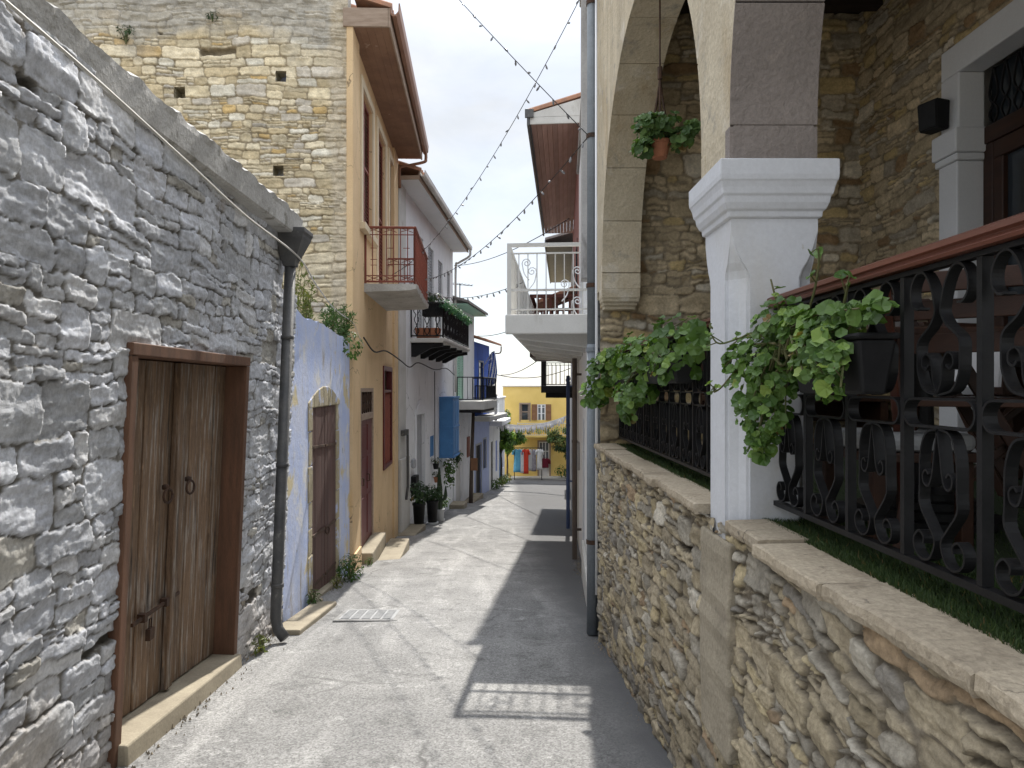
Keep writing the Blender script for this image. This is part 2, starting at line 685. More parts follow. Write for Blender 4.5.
m_frame_stone = mat('ochre frame stone', (.40, .345, .22), (.31, .27, .19), 5., .9, bmp=.8, bscale=22, bdist=.012, island=.15, fine=.2, patches=[((.42, .46, .60), .53, .60, 4., None), ((.22, .19, .14), .62, .74, 7., None)])
m_maroonwood = mat('maroon planks', (.115, .062, .05), (.075, .045, .04), 6., .72, bmp=.4, stretch=(6, 6, .4), island=.15, fine=.2)
m_orange = mat('orange plaster', (.69, .505, .30), (.61, .435, .25), 1.6, .9, bmp=.25, bscale=30,
               patches=[((.44, .31, .18), .60, .78, 2.6, (1, 1, .25)), ((.66, .50, .31), .66, .74, 4.0, None), ((.36, .25, .15), .63, .78, 5., (1, 1, .12))], fine=.09, cracks=.9)
m_cream = mat('cream trim', (.70, .60, .43), (.62, .52, .37), 3., .85, bmp=.15, fine=.06)
m_soffit = mat('brown painted soffit', (.27, .16, .105), (.20, .115, .075), 3., .75, bmp=.2,
               patches=[((.42, .33, .27), .66, .72, 3.2, None)], fine=.1)
m_gutter = mat('brown gutter', (.24, .115, .065), (.19, .09, .05), 3., .5, spec=.5, bmp=.1)
m_boardgrey = mat('weathered board', (.36, .28, .22), (.27, .20, .15), 4., .85, bmp=.4, stretch=(1, 1, 5))
m_redpaint = mat('red brown paint', (.25, .075, .048), (.17, .05, .035), 6., .55, bmp=.2, patches=[((.33, .20, .15), .66, .78, 14., None)])
m_maroon = mat('maroon door paint', (.13, .022, .022), (.09, .018, .018), 3., .5, bmp=.15)
m_tile = mat('roof tile clay', (.40, .20, .12), (.28, .16, .11), 7., .88, bmp=.5, patches=[((.33, .28, .23), .58, .7, 5., None)], fine=.2)
m_greytile = mat('grey roof tile', (.22, .20, .19), (.15, .14, .13), 6., .88, bmp=.5, fine=.2)
m_white = mat('white plaster', (.80, .805, .815), (.73, .74, .755), 1.4, .88, bmp=.2,
              patches=[((.50, .50, .49), .60, .80, 1.8, (1, 1, .3)), ((.42, .41, .38), .60, .80, 5., (1, 1, .15))], fine=.07, cracks=.8)
m_white2 = mat('bright white paint', (.78, .79, .81), (.73, .74, .76), 2., .8, bmp=.12, fine=.04)
m_pillar = mat('pillar paint', (.63, .645, .68), (.57, .585, .62), 1.5, .7, bmp=.45, bscale=9., bdist=.012, patches=[((.55, .54, .52), .54, .76, 2.2, (1, 1, .4)), ((.44, .42, .38), .70, .76, 11., (1, 1, .5))], fine=.06)
m_offwhite = mat('off white plaster', (.60, .59, .56), (.50, .49, .46), 2., .9, bmp=.3, patches=[((.38, .36, .32), .6, .74, 3., (1, 1, .3))], fine=.1)
m_greyplaster = mat('grey plaster', (.40, .39, .38), (.30, .29, .28), 2.4, .9, bmp=.35, patches=[((.20, .19, .18), .62, .74, 4., (1, 1, .4))], fine=.12)
m_greyshut = mat('grey shutter', (.42, .43, .45), (.36, .37, .39), 3., .7)
m_blue = mat('blue shutter paint', (.085, .25, .52), (.07, .20, .43), 3., .55, bmp=.15, patches=[((.20, .36, .56), .64, .76, 9., None)])
m_blue2 = mat('vivid blue wall', (.07, .16, .60), (.06, .13, .48), 2., .85, bmp=.2)
m_lilac = mat('lilac wall', (.46, .52, .74), (.40, .46, .68), 2., .88, bmp=.2, patches=[((.55, .55, .6), .6, .72, 3., None)])
m_green = mat('pale green paint', (.36, .60, .47), (.31, .52, .41), 3., .6)
m_yellow = mat('yellow plaster', (.76, .56, .19), (.68, .49, .15), 1.2, .88, bmp=.2, patches=[((.74, .55, .22), .62, .75, 1.4, None)], fine=.06)
m_brownshut = mat('brown shutter', (.27, .14, .07), (.2, .1, .055), 4., .65)
m_terra = mat('terracotta', (.42, .17, .09), (.34, .14, .08), 8., .85, bmp=.2, patches=[((.48, .33, .26), .62, .74, 10., None)])
m_black = mat('black plastic', (.012, .012, .013), (.02, .02, .021), 5., .65, spec=.2, bmp=.1)
m_darkwood = mat('dark varnished wood', (.05, .021, .012), (.03, .014, .009), 4., .45, spec=.3, bmp=.2, stretch=(5, .5, 5))
m_handrail = mat('red brown handrail', (.135, .046, .028), (.085, .03, .02), 3., .38, spec=.4, bmp=.12, stretch=(6, .4, 6), fine=.15)
m_ceil = mat('dark ceiling boards', (.035, .024, .018), (.022, .016, .013), 4., .8, bmp=.3, stretch=(1, 6, 1))
m_bark = mat('bark', (.10, .075, .055), (.06, .045, .035), 10., .95, bmp=.8, stretch=(1, 1, .3))
m_rustpole = mat('weathered pole', (.075, .06, .052), (.12, .09, .07), 6., .85, bmp=.4, stretch=(3, 3, .4), patches=[((.32, .30, .28), .62, .72, 4., None)])
m_pipe = mat('blue grey drainpipe', (.21, .235, .26), (.17, .19, .21), 5., .6, bmp=.15, patches=[((.36, .36, .36), .64, .76, 9., (1, 1, .4)), ((.18, .12, .08), .72, .8, 7., None)])
m_wire = mat('black cable', (.02, .02, .02), None, 5., .7, bmp=0, fine=0)
m_whitewire = mat('white cable', (.62, .60, .55), (.5, .48, .44), 5., .7, bmp=0)
m_bulb = mat('unlit bulb', (.13, .13, .14), (.2, .2, .2), 30., .3, spec=.6, bmp=0)
m_coping = mat('limestone coping', (.43, .365, .275), (.33, .275, .20), 3., .9, bmp=.9, bscale=22, bdist=.014,
               patches=[((.25, .205, .15), .55, .72, 5., None), ((.58, .52, .42), .60, .74, 2.2, None), ((.17, .145, .115), .66, .72, 16., None)], fine=.28, island=.12, cracks=2.6)
m_ashlar = mat('cut sandstone', (.56, .49, .365), (.45, .385, .28), 2.5, .92, bmp=.85, bscale=24, bdist=.014, island=.10,
               patches=[((.38, .29, .175), .52, .70, 1.9, (1, 1, .45)), ((.33, .30, .25), .56, .70, 7., None), ((.64, .59, .50), .58, .72, 3.4, None), ((.24, .18, .11), .66, .74, 4.5, (1, 1, .3))], fine=.18)
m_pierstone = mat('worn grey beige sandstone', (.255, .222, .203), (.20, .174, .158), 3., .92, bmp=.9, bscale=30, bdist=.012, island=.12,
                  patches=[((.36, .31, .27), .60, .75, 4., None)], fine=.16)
m_turf = mat('turf backing', (.024, .036, .014), (.017, .027, .010), 8., .95, bmp=.3)
m_glass = glass_mat('dark glass')
m_glass2 = glass_mat('pale glass', (.10, .11, .12), .12)
m_cloth = mat('white cloth', (.72, .72, .73), (.64, .64, .66), 6., .9, bmp=.2, fine=.05)
m_leaf_ger = leaf_mat('geranium leaf', (.042, .095, .017), (.17, .28, .07), .45)
m_leaf_bright = leaf_mat('bright leaf', (.10, .20, .03), (.22, .34, .06), .5, .35)
m_leaf_dark = leaf_mat('dark leaf', (.018, .042, .014), (.045, .085, .03), .45, .15)
m_leaf_mid = leaf_mat('mid leaf', (.04, .09, .02), (.085, .15, .04), .5, .25)
m_leaf_olive = leaf_mat('olive weed', (.10, .13, .035), (.19, .20, .06), .6, .3)
m_stem = mat('green stem', (.09, .12, .04), (.12, .10, .05), 12., .7, bmp=0)
m_grass = leaf_mat('turf blade', (.028, .052, .016), (.06, .095, .03), .6, .2)

# ================================================================== ground and lane
def road_material():
    m, nt, b = nodes_of('worn pale asphalt')
    co = N(nt, 'ShaderNodeTexCoord').outputs['Object']
    base = mixc(nt, ramp(nt, noise(nt, co, .9, 6, .65), .33, .67), (.34, .337, .33), (.24, .238, .235))
    base = mixc(nt, ramp(nt, noise(nt, co, 1.0, 6, .6, (2.6, .35, 1), .5), .50, .72), base, (.43, .425, .415))
    base = mixc(nt, ramp(nt, noise(nt, co, 2.3, 8, .75), .53, .68), base, (.185, .184, .18))
    base = mixc(nt, ramp(nt, noise(nt, co, 3.4, 8, .8), .56, .66), base, (.46, .455, .445))
    # coarse aggregate
    v = N(nt, 'ShaderNodeTexVoronoi')
    v.inputs['Scale'].default_value = 95.
    nt.links.new(co, v.inputs['Vector'])
    sp = mixc(nt, 1.0, base, ramp(nt, v.outputs['Color'], -.35, .75), 'MULTIPLY')
    base = mixc(nt, .75, base, sp)
    g = N(nt, 'ShaderNodeMapRange')
    g.inputs['From Min'].default_value = .3
    g.inputs['From Max'].default_value = .7
    g.inputs['To Min'].default_value = .70
    g.inputs['To Max'].default_value = 1.26
    nf = noise(nt, co, 42., 6, .8)
    nt.links.new(nf, g.inputs['Value'])
    base = mixc(nt, 1.0, base, g.outputs['Result'], 'MULTIPLY')
    # crack network
    v2 = N(nt, 'ShaderNodeTexVoronoi')
    v2.feature = 'DISTANCE_TO_EDGE'
    v2.inputs['Scale'].default_value = .55
    wn = N(nt, 'ShaderNodeTexNoise')
    wn.inputs['Scale'].default_value = 1.7
    wn.inputs['Detail'].default_value = 6
    nt.links.new(co, wn.inputs['Vector'])
    wv = mixc(nt, .35, co, wn.outputs['Color'], 'ADD')
    nt.links.new(wv, v2.inputs['Vector'])
    cr = ramp(nt, v2.outputs['Distance'], .010, .0)
    msk = N(nt, 'ShaderNodeMath', operation='MULTIPLY')
    nt.links.new(cr, msk.inputs[0])
    nt.links.new(ramp(nt, noise(nt, co, .5, 2), .5, .62), msk.inputs[1])
    base = mixc(nt, msk.outputs[0], base, (.11, .108, .105))
    # darker asphalt along the right hand wall, painted in to deepen the shadow there
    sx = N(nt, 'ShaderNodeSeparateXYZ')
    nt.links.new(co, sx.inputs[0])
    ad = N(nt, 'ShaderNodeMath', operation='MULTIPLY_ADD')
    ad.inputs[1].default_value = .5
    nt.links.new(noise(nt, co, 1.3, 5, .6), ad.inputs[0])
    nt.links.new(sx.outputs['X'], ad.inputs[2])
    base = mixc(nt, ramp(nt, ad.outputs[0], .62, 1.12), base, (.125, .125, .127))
    nt.links.new(base, b.inputs['Base Color'])
    b.inputs['Roughness'].default_value = .93
    b.inputs['Specular IOR Level'].default_value = .2
    p = bump(nt, b, nf, .9, .008)
    bump(nt, b, v.outputs['Distance'], .5, .004, p)
    return m


def sheet(name, xs, ys, zf, material, kind='structure'):
    mb = MB()
    g = [[mb.pt((x, y, zf(x, y))) for x in xs] for y in ys]
    for i in range(len(ys)-1):
        for j in range(len(xs)-1):
            mb.Fc.append([g[i][j], g[i][j+1], g[i+1][j+1], g[i+1][j]])
    o = mb.build(name, material, smooth=True, fixn=False)
    o['kind'] = kind
    return o


m_earth = mat('dry earth', (.30, .25, .18), (.20, .17, .12), .4, .95, bmp=.5, patches=[((.12, .13, .06), .52, .66, .25, None)])
sheet('ground', [-160, -60, -25, -12, -6, 0, 6, 12, 25, 60, 160], list(np.linspace(-60, 0, 9)) + list(np.linspace(4, 60, 29)) + [80, 120, 250],
      lambda x, y: rz(y) - .06, m_earth)


def road_z(x, y):
    return rz(y) + .012*float(vnoise(np.array(x*1.1), np.array(y*.8), 3)) + .006*float(vnoise(np.array(x*3.), np.array(y*3.), 4)) - .02*max(0, abs(x + .5 - .02*y) - 1.2)


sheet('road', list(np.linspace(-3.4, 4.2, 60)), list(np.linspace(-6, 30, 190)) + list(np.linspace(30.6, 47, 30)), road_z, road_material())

# drain cover set in the lane
mc = thing('manhole_cover', 'square cast manhole cover with raised grid set in the lane by the doors', 'manhole', (-1.42, 7.62, rz(7.62)))
mb = MB()
sl = -.119
def gz(x, y, h): return (x, y, rz(y) + h)
mb.T = gz
mb.box(-1.76, -1.09, 7.32, 7.92, -.03, .006)
mb.build('concrete_collar', mat('dusty collar', (.30, .295, .29), (.22, .217, .21), 8., .95, bmp=.5, fine=.25), mc, bevel=.01)
mb = MB(gz)
mb.box(-1.71, -1.14, 7.37, 7.87, .0, .009)
for k in range(8):
    y = 7.395 + k*.058
    for j in range(5):
        x = -1.69 + j*.108
        mb.box(x, x + .085, y, y + .035, .009, .015)
m_cast = mat('dusty cast iron', (.34, .345, .35), (.28, .283, .288), 12., .8, bmp=.3, fine=.2)
mb.build('grate', m_cast, mc)

# ================================================================== LEFT: stone outbuilding
def xb(y): return -2.04 - .052*(y - 3.69)
def shedT(u, n, z): return (xb(u) + .045*(z - rz(u)) + n, u, z)


shed = thing('stone_outbuilding', 'low whitewashed rubble stone outbuilding with plank double door and concrete roof slab', 'building', (-2.2, 4.6, rz(4.6)))


def place_shed(u, v, h):
    return xb(u) + .045*(v - rz(u)) + h - .02, u, v


pal_w = [(.55, .565, .605, 5), (.52, .535, .57, 4), (.47, .48, .50, 2), (.57, .575, .59, 2), (.43, .415, .38, .8)]


def tint_shed(u, v, col, s):
    low = sstep(.55 - (v - rz(u)) + .25*fbm(u*2, v*2, 91, 3), -.1, .5)[..., None]
    return col*(1-low*.55) + col*np.array([.95, .78, .58])*.75*low*.55


stone_wall('wall', shed, m_shed, (.9, 7.76), (-1.1, 3.05), .0105, .0078, place_shed, 5, pal_w, (.19, .178, .158), depth=.0145, joint=.006, rough=.0012,
           hr=(.07, .24), ar=(.9, 3.0), split=.40, missing=.006, tint=tint_shed, warp=(.05, .014), facet=.004, fine=.0018, tilt=.16, strata=.0032,
           keep=lambda u, v: ~((u > 3.74) & (u < 5.64) & (v < 1.80)) & ~((u > 6.63) & (v > 2.52)) & (v > rz(u) - .1) & (u < 7.16))
mb = MB(shedT)
mb.box(.9, 3.7, -3.5, -.06, -.9, 3.03)
mb.box(5.7, 6.6, -3.5, -.06, -1.2, 3.03)
mb.box(3.7, 5.7, -3.5, -.55, -1.0, 3.03)
mb.box(6.6, 7.14, -.45, -.06, -1.4, 2.5)
mb.build('inner_walls', m_concrete, shed)
mb = MB()
ys = np.linspace(.85, 6.62, 150)
rgs = []
for y in ys:
    j = .012*float(fbm(np.array(y*6.), np.array(.2), 301, 3))
    zt = 3.20 + .022*float(fbm(np.array(y*9.), np.array(.7), 305, 3))
    xo = -1.865 + j
    rgs.append([(-5.9, y, 2.985), (-1.895, y, 2.985), (-1.88, y, 3.0), (-1.868, y, 3.13), (xo + .004, y, zt - .03), (xo - .05, y, zt), (-5.9, y, zt + .02)])
mb.ring_strip(rgs)
mb.build('roof_slab', m_slabedge, shed)
# wooden door case
mb = MB(shedT)
mb.box(3.70, 3.775, -.24, .012, rz(3.7) - .02, 1.765)
mb.box(5.605, 5.68, -.24, .012, rz(5.7) - .02, 1.765)
mb.box(3.70, 5.68, -.24, .016, 1.767, 1.835)
dc = mb.build('door_frame', m_framewood, shed, bevel=.006)
mb = MB(shedT)
mb.hexa([(3.74, -.22, rz(3.74) - .05), (5.66, -.22, rz(5.66) - .05), (5.66, .07, rz(5.66) - .05), (3.74, .07, rz(3.74) - .05)],
        [(3.74, -.22, rz(3.74) + .105), (5.66, -.22, rz(5.66) + .10), (5.66, .055, rz(5.66) + .09), (3.74, .055, rz(3.74) + .095)])
mb.build('door_sill', m_sill, shed, bevel=.012)


def plank_leaf(ua, ub, n, T, zt, k, matp, parent, name='door_leaf', gap=.006, zlow=.11):
    mb = MB(T)
    w = (ub - ua)/k
    for i in range(k):
        a, b = ua + i*w + gap/2, ua + (i+1)*w - gap/2
        jn = random.uniform(-.004, .004)
        za, zb_ = T(a, 0, 0), T(b, 0, 0)
        mb.hexa([(a, n - .03, rz(za[1]) + zlow), (b, n - .03, rz(zb_[1]) + zlow), (b, n + jn, rz(zb_[1]) + zlow), (a, n + jn, rz(za[1]) + zlow)],
                [(a, n - .03, zt), (b, n - .03, zt), (b, n + jn, zt), (a, n + jn, zt)])
    return mb.build(name, matp, parent, bevel=.004)


la = plank_leaf(3.78, 4.665, -.15, shedT, 1.76, 4, m_oldwood, shed, gap=.014)
lb = plank_leaf(4.695, 5.60, -.15, shedT, 1.76, 4, m_oldwood, shed, gap=.014)
mb = MB(shedT)
mb.box(4.62, 4.70, -.149, -.105, rz(4.66) + .12, 1.758)
mb.build('astragal', m_oldwood, la, bevel=.006)
# knockers, bolt and padlock
def ring(mb, c, r, t, ax, n=14, a0=0, a1=2*math.pi):
    pts = []
    for i in range(n + 1):
        a = a0 + (a1 - a0)*i/n
        pts.append((c[0] + r*math.cos(a)*ax[0], c[1] + r*math.cos(a)*ax[1], c[2] + r*math.sin(a)))
    mb.tube(pts, t, 6)


for (y, z, leaf) in ((4.50, .96, la), (4.86, .965, lb)):
    p = shedT(y, -.12, z)
    mb = MB()
    ring(mb, (p[0] + .015, p[1], p[2] - .05), .045, .008, (.15, 1, 0))
    mb.lathe((p[0], p[1], p[2] - .012), [(.004, 0), (.022, .004), (.022, .03), (.008, .036)], 10)
    mb.build('handle', m_rustiron, leaf, smooth=True)
mb = MB(shedT)
mb.box(4.12, 4.78, -.128, -.112, .205, .225)
mb.box(4.24, 4.28, -.148, -.100, .19, .24)
mb.box(4.55, 4.59, -.148, -.100, .19, .24)
mb.build('bolt', m_rustiron, la)
mb = MB(shedT)
mb.box(4.30, 4.36, -.12, -.09, .06, .13)
mb.tube([shedT(4.315, -.105, .13), shedT(4.315, -.105, .18), shedT(4.345, -.105, .18), shedT(4.345, -.105, .13)] if False else
        [(4.315, -.105, .128), (4.315, -.105, .19), (4.345, -.105, .19), (4.345, -.105, .128)], .005, 6)
mb.build('padlock', m_rustiron, la, bevel=.006)
# rain pipe with hopper at the corner of the outbuilding
mb = MB()
p0, p1 = Vector(shedT(6.50, .10, rz(6.5) + .10)), Vector(shedT(6.50, .085, 2.72))
mb.tube([p0 + Vector((.10, -.05, -.07)), p0 + Vector((.03, -.02, 0)), p0 + Vector((0, 0, .10)), p1], .05, 14)
for t in (.12, .45, .8):
    q = p0.lerp(p1, t)
    mb.tube([q - Vector((0, 0, .018)), q + Vector((0, 0, .018))], .058, 14)
dp = mb.build('drainpipe', m_darkpipe, shed, smooth=True)
mb = MB()
c = p1
def sq(c, a, b, z): return [(c.x - a, c.y - b, z), (c.x + a, c.y - b, z), (c.x + a, c.y + b, z), (c.x - a, c.y + b, z)]
mb.ring_strip([sq(c, .055, .055, 2.70), sq(c, .06, .06, 2.74), sq(c + Vector((.02, 0, 0)), .13, .14, 2.95), sq(c + Vector((.02, 0, 0)), .135, .145, 2.975), sq(c + Vector((.02, 0, 0)), .15, .15, 3.0), sq(c + Vector((.02, 0, 0)), .15, .15, 3.035)])
mb.build('hopper', m_darkpipe, dp, bevel=.006)
# stray cable under the roof slab
pts = [shedT(1.3, .07, 2.965), shedT(2.75, .07, 2.965), shedT(4.0, .075, 2.915), shedT(5.2, .085, 2.85), shedT(6.45, .17, 2.78), (-2.08, 7.9, 2.74), (-2.28, 9.6, 2.66), (-2.33, 11.0, 2.60), (-2.35, 11.4, 2.50), (-2.37, 12.1, 2.30)]
mb = MB()
mb.tube(smooth_line(pts, 6), .008, 6)
tag(mb.build('cable', m_whitewire, origin=(-2.1, 6.4, 2.8), smooth=True), 'thin pale cable sagging below the roof slab of the whitewashed outbuilding', 'cable')

# ================================================================== blue courtyard wall
BW = Facade((-2.222, 7.17), (-2.39, 11.06))
bw = thing('courtyard_wall', 'flaking blue limewashed courtyard wall with arched stone door surround', 'wall', (-2.32, 9.4, rz(9.4)))
ua, ub = BW.at(8.42), BW.at(10.02)
zd = 1.38
mb = MB(BW.T)
L = BW.L
us = sorted(set(list(np.linspace(0, L, 34)) + [ua, ub]))
def topz(u): return 2.45 - .035*u + .035*float(vnoise(np.array(u*3.1), np.array(.3), 8)) + .02*float(vnoise(np.array(u*11.), np.array(.3), 9))
for a, b in zip(us[:-1], us[1:]):
    m = (a + b)/2
    lo = -1.6 if not (ua < m < ub) else zd
    # front, back, top
    mb.face([(a, 0, lo), (b, 0, lo), (b, 0, topz(b)), (a, 0, topz(a))])
    mb.face([(a, -.42, lo), (b, -.42, lo), (b, -.42, topz(b) + .02), (a, -.42, topz(a) + .02)])
    mb.face([(a, 0, topz(a)), (b, 0, topz(b)), (b, -.42, topz(b) + .02), (a, -.42, topz(a) + .02)])
mb.face([(0, 0, -1.6), (0, 0, topz(0)), (0, -.42, topz(0) + .02), (0, -.42, -1.6)])
for u in (ua, ub):
    mb.face([(u, 0, -1.6), (u, 0, zd), (u, -.42, zd), (u, -.42, -1.6)])
mb.face([(ua, 0, zd), (ub, 0, zd), (ub, -.42, zd), (ua, -.42, zd)])
mb.build('wall', m_bluewash, bw)
# stone surround built of separate blocks
mb = MB(BW.T)
rng = random.Random(4)
for s, u0 in ((-1, ua), (1, ub)):
    z = rz(9.2) - .4
    while z < zd - .02:
        h = rng.uniform(.28, .44)
        w = rng.uniform(.13, .19)
        a, b = (u0 - w, u0 + .05) if s < 0 else (u0 - .05, u0 + w)
        mb.box(a, b, -.3, .008 + rng.uniform(-.004, .006), z + .004, min(z + h, zd) - .004)
        z += h
um = (ua + ub)/2
K = 7
for k in range(K):
    t0, t1 = k/K, (k+1)/K
    def arc(t): return (ua - .17 + (ub - ua + .34)*t, zd + .035 + .20*math.sin(math.pi*t))
    (a, za), (b, zb) = arc(t0), arc(t1)
    mb.hexa([(a + .004, -.28, zd - .03), (b - .004, -.28, zd - .03), (b - .004, .014, zd - .03), (a + .004, .014, zd - .03)],
            [(a + .004, -.28, za), (b - .004, -.28, zb), (b - .004, .014, zb), (a + .004, .014, za)])
mb.build('stone_surround', m_frame_stone, bw, bevel=.014)
d1 = plank_leaf(ua + .055, um - .006, -.004, BW.T, zd - .035, 4, m_maroonwood, bw, zlow=.06)
d2 = plank_leaf(um + .006, ub - .055, -.004, BW.T, zd - .035, 4, m_maroonwood, bw, zlow=.06)
for d, a, b in ((d1, ua + .08, um - .03), (d2, um + .03, ub - .08)):
    mb = MB(BW.T)
    for z in (.85, -.22, -.82):
        zz = z + .03 - .05*(a - ua)
        mb.hexa([(a, -.006, zz - .016), (b, -.006, zz - .016 - .03), (b, .008, zz - .016 - .03), (a, .008, zz - .016)],
                [(a, -.006, zz + .016), (b, -.006, zz + .016 - .03), (b, .008, zz + .016 - .03), (a, .008, zz + .016)])
    mb.build('strap_hinge', m_rustiron, d)
mb = MB()
p = BW.T(um + .06, .02, -.27)
ring(mb, p, .05, .009, (.2, 1, 0))
mb.build('handle', m_rustiron, d2, smooth=True)
mb = MB(BW.T)
mb.hexa([(ua - .1, -.25, rz(8.4) - .2), (ub + .1, -.25, rz(10.1) - .2), (ub + .1, .06, rz(10.1) - .2), (ua - .1, .06, rz(8.4) - .2)],
        [(ua - .1, -.25, rz(8.4) + .05), (ub + .1, -.25, rz(10.1) + .05), (ub + .1, .05, rz(10.1) + .04), (ua - .1, .05, rz(8.4) + .04)])
mb.build('door_sill', m_sill, bw, bevel=.01)
# pale concrete gutter edge beside the drainpipe
mb = MB()
def kz(x, y, h): return (x, y, rz(y) + h)
mb.T = kz
mb.box(-2.20, -1.93, 6.75, 8.25, -.05, .035)
mb.box(-2.36, -2.12, 8.26, 8.38, -.05, .05)
o = mb.build('kerb', m_sill, bevel=.015)
o['kind'] = 'structure'

# ================================================================== orange house
OH = Facade((-2.39, 11.10), (-2.62, 17.40))
oh = thing('orange_house', 'tall orange plastered house with bare stone side wall, brown eaves and red balcony', 'house', (-2.5, 14.2, rz(14.2)))
U = OH.at
holes = [(U(12.2), U(13.4), 4.40, 6.76), (U(14.1), U(15.3), 3.43, 6.78), (U(15.95), U(16.75), 4.4, 6.78),
         (U(12.1), U(13.6), -1.42, 1.58), (U(15.0), U(16.35), -.12, 2.0)]
mb = MB(OH.T)
wall_shell(mb, 0.36, OH.L, -2.4, 7.26, holes, .26, 6.5, back=False)
mb.face([(OH.L, 0, -2.4), (OH.L, 0, 7.26), (OH.L, -6.5, 7.26), (OH.L, -6.5, -2.4)])
mb.face([(0.36, -6.5, -2.4), (0.36, -6.5, 7.26), (OH.L, -6.5, 7.26), (OH.L, -6.5, -2.4)])
mb.build('wall', m_orange, oh)


def place_side(u, v, h):
    return -2.425 - u, 11.13 - h - .03, v


pal_y = [(.70, .61, .44, 4), (.64, .55, .38, 4), (.58, .48, .31, 3), (.74, .69, .57, 2), (.54, .49, .41, 2), (.60, .43, .20, 1)]


def tint_side(u, v, col, s):
    k = sstep(v + .35*fbm(u*1.2, v*1.5, 71, 4), 6.75, 7.25)[..., None]*.85
    pl = np.array([.40, .38, .34])*(1 + .16*fbm(u*3, v*5, 75, 4)[..., None])
    e = sstep(.30 - u + .12*fbm(u*2, v*2.2, 77, 3), -.02, .1)[..., None]*.8
    col = col*(1-k) + pl*k
    return col*(1-e) + np.array([.52, .45, .34])*(1 + .12*fbm(u*6, v*6, 78, 3)[..., None])*e


HOL = [(1.04, 6.45), (1.09, 4.98), (2.62, 6.2)]


def keep_side(u, v):
    k = v < 7.85 + .36*u
    for (a, b) in HOL:
        k &= ~((abs(u - a) < .085) & (abs(v - b) < .085))
    return k


stone_wall('side_wall', oh, m_gold, (0, 5.2), (1.2, 8.9), .015, .0125, place_side, 23, pal_y, (.33, .27, .18), depth=.026, joint=.014, rough=.004, strata=.004,
           hr=(.09, .20), ar=(1.2, 3.4), split=.36, tint=tint_side, keep=keep_side, missing=.006, warp=(.04, .010))
for a, b in HOL:
    mb = MB()
    x = -2.425 - a
    mb.box(x - .1, x + .1, 11.35, 11.37, b - .1, b + .1)
    mb.box(x - .11, x - .087, 11.13, 11.36, b - .1, b + .1)
    mb.box(x + .087, x + .11, 11.13, 11.36, b - .1, b + .1)
    mb.box(x - .086, x + .086, 11.13, 11.36, b + .087, b + .11)
    mb.box(x - .086, x + .086, 11.13, 11.36, b - .11, b - .087)
    mb.build('putlog_hole', m_frame_stone, oh)
mb = MB()
mb.face([(-7.6, 11.16, -2.), (-2.6, 11.16, -2.), (-2.6, 11.16, 1.25), (-7.6, 11.16, 1.25)])
mb.build('side_wall_foot', m_frame_stone, oh)
mb = MB()
mb.prism([(-2.44, 7.3), (-2.44, 7.83), (-5.2, 8.82), (-7.62, 8.82), (-7.62, 7.3)], lambda x, z: (x, 11.165, z), lambda x, z: (x, 11.40, z))
mb.build('gable_parapet', m_concrete, oh)
mb = MB(OH.T)
mb.box(-.045, .56, -.05, .055, -1.015, 7.22)
mb.box(-.055, .60, -.05, .085, -2.2, -1.02)
mb.build('corner_pilaster', m_orange, oh, bevel=.012)
mb = MB(OH.T)
mb.box(OH.L - .75, OH.L + .02, -.05, .05, -2.5, 7.22)
mb.build('corner_pilaster', m_orange, oh, bevel=.012)
# window and door trims
mb = MB(OH.T)
for a, b, c, d in holes[:3]:
    mb.box(a - .16, a - .003, -.02, .035, c - .1, d + .15)
    mb.box(b + .003, b + .16, -.02, .035, c - .1, d + .15)
    mb.box(a - .003, b + .003, -.02, .035, d + .003, d + .15)
a, b, c, d = holes[0]
mb.box(a - .2, b + .2, -.02, .10, c - .12, c - .003)
mb.build('window_trim', m_cream, oh, bevel=.008)


def louvre(T, ua, ub, n, z0, z1, material, parent, name='shutter', th=.04, st=.05, pitch=.055):
    mb = MB(T)
    mb.box(ua, ua + st, n - th, n, z0, z1)
    mb.box(ub - st, ub, n - th, n, z0, z1)
    mb.box(ua + st, ub - st, n - th, n, z0, z0 + st)
    mb.box(ua + st, ub - st, n - th, n, z1 - st, z1)
    zm = (z0 + z1)/2
    mb.box(ua + st, ub - st, n - th, n, zm - st/2, zm + st/2)
    z = z0 + st + .01
    while z < z1 - st - pitch:
        mb.hexa([(ua + st, n - .006, z), (ub - st, n - .006, z), (ub - st, n - .002, z + .006), (ua + st, n - .002, z + .006)],
                [(ua + st, n - th + .004, z + pitch*.9), (ub - st, n - th + .004, z + pitch*.9), (ub - st, n - th + .008, z + pitch*.9 + .006), (ua + st, n - th + .008, z + pitch*.9 + .006)])
        z += pitch
    return mb.build(name, material, parent)


def pane(T, ua, ub, n, z0, z1, material, parent, name='pane'):
    mb = MB(T)
    mb.box(ua, ub, n - .015, n, z0, z1)
    return mb.build(name, material, parent)


for a, b, c, d in holes[:3]:
    m = (a + b)/2
    s = louvre(OH.T, a + .01, m - .005, -.05, c + .01, d - .01, m_redpaint, oh, pitch=.07)
    louvre(OH.T, m + .005, b - .01, -.05, c + .01, d - .01, m_redpaint, oh, pitch=.07)
    pane(OH.T, a, b, -.2, c, d, m_glass, oh, 'window_pane')
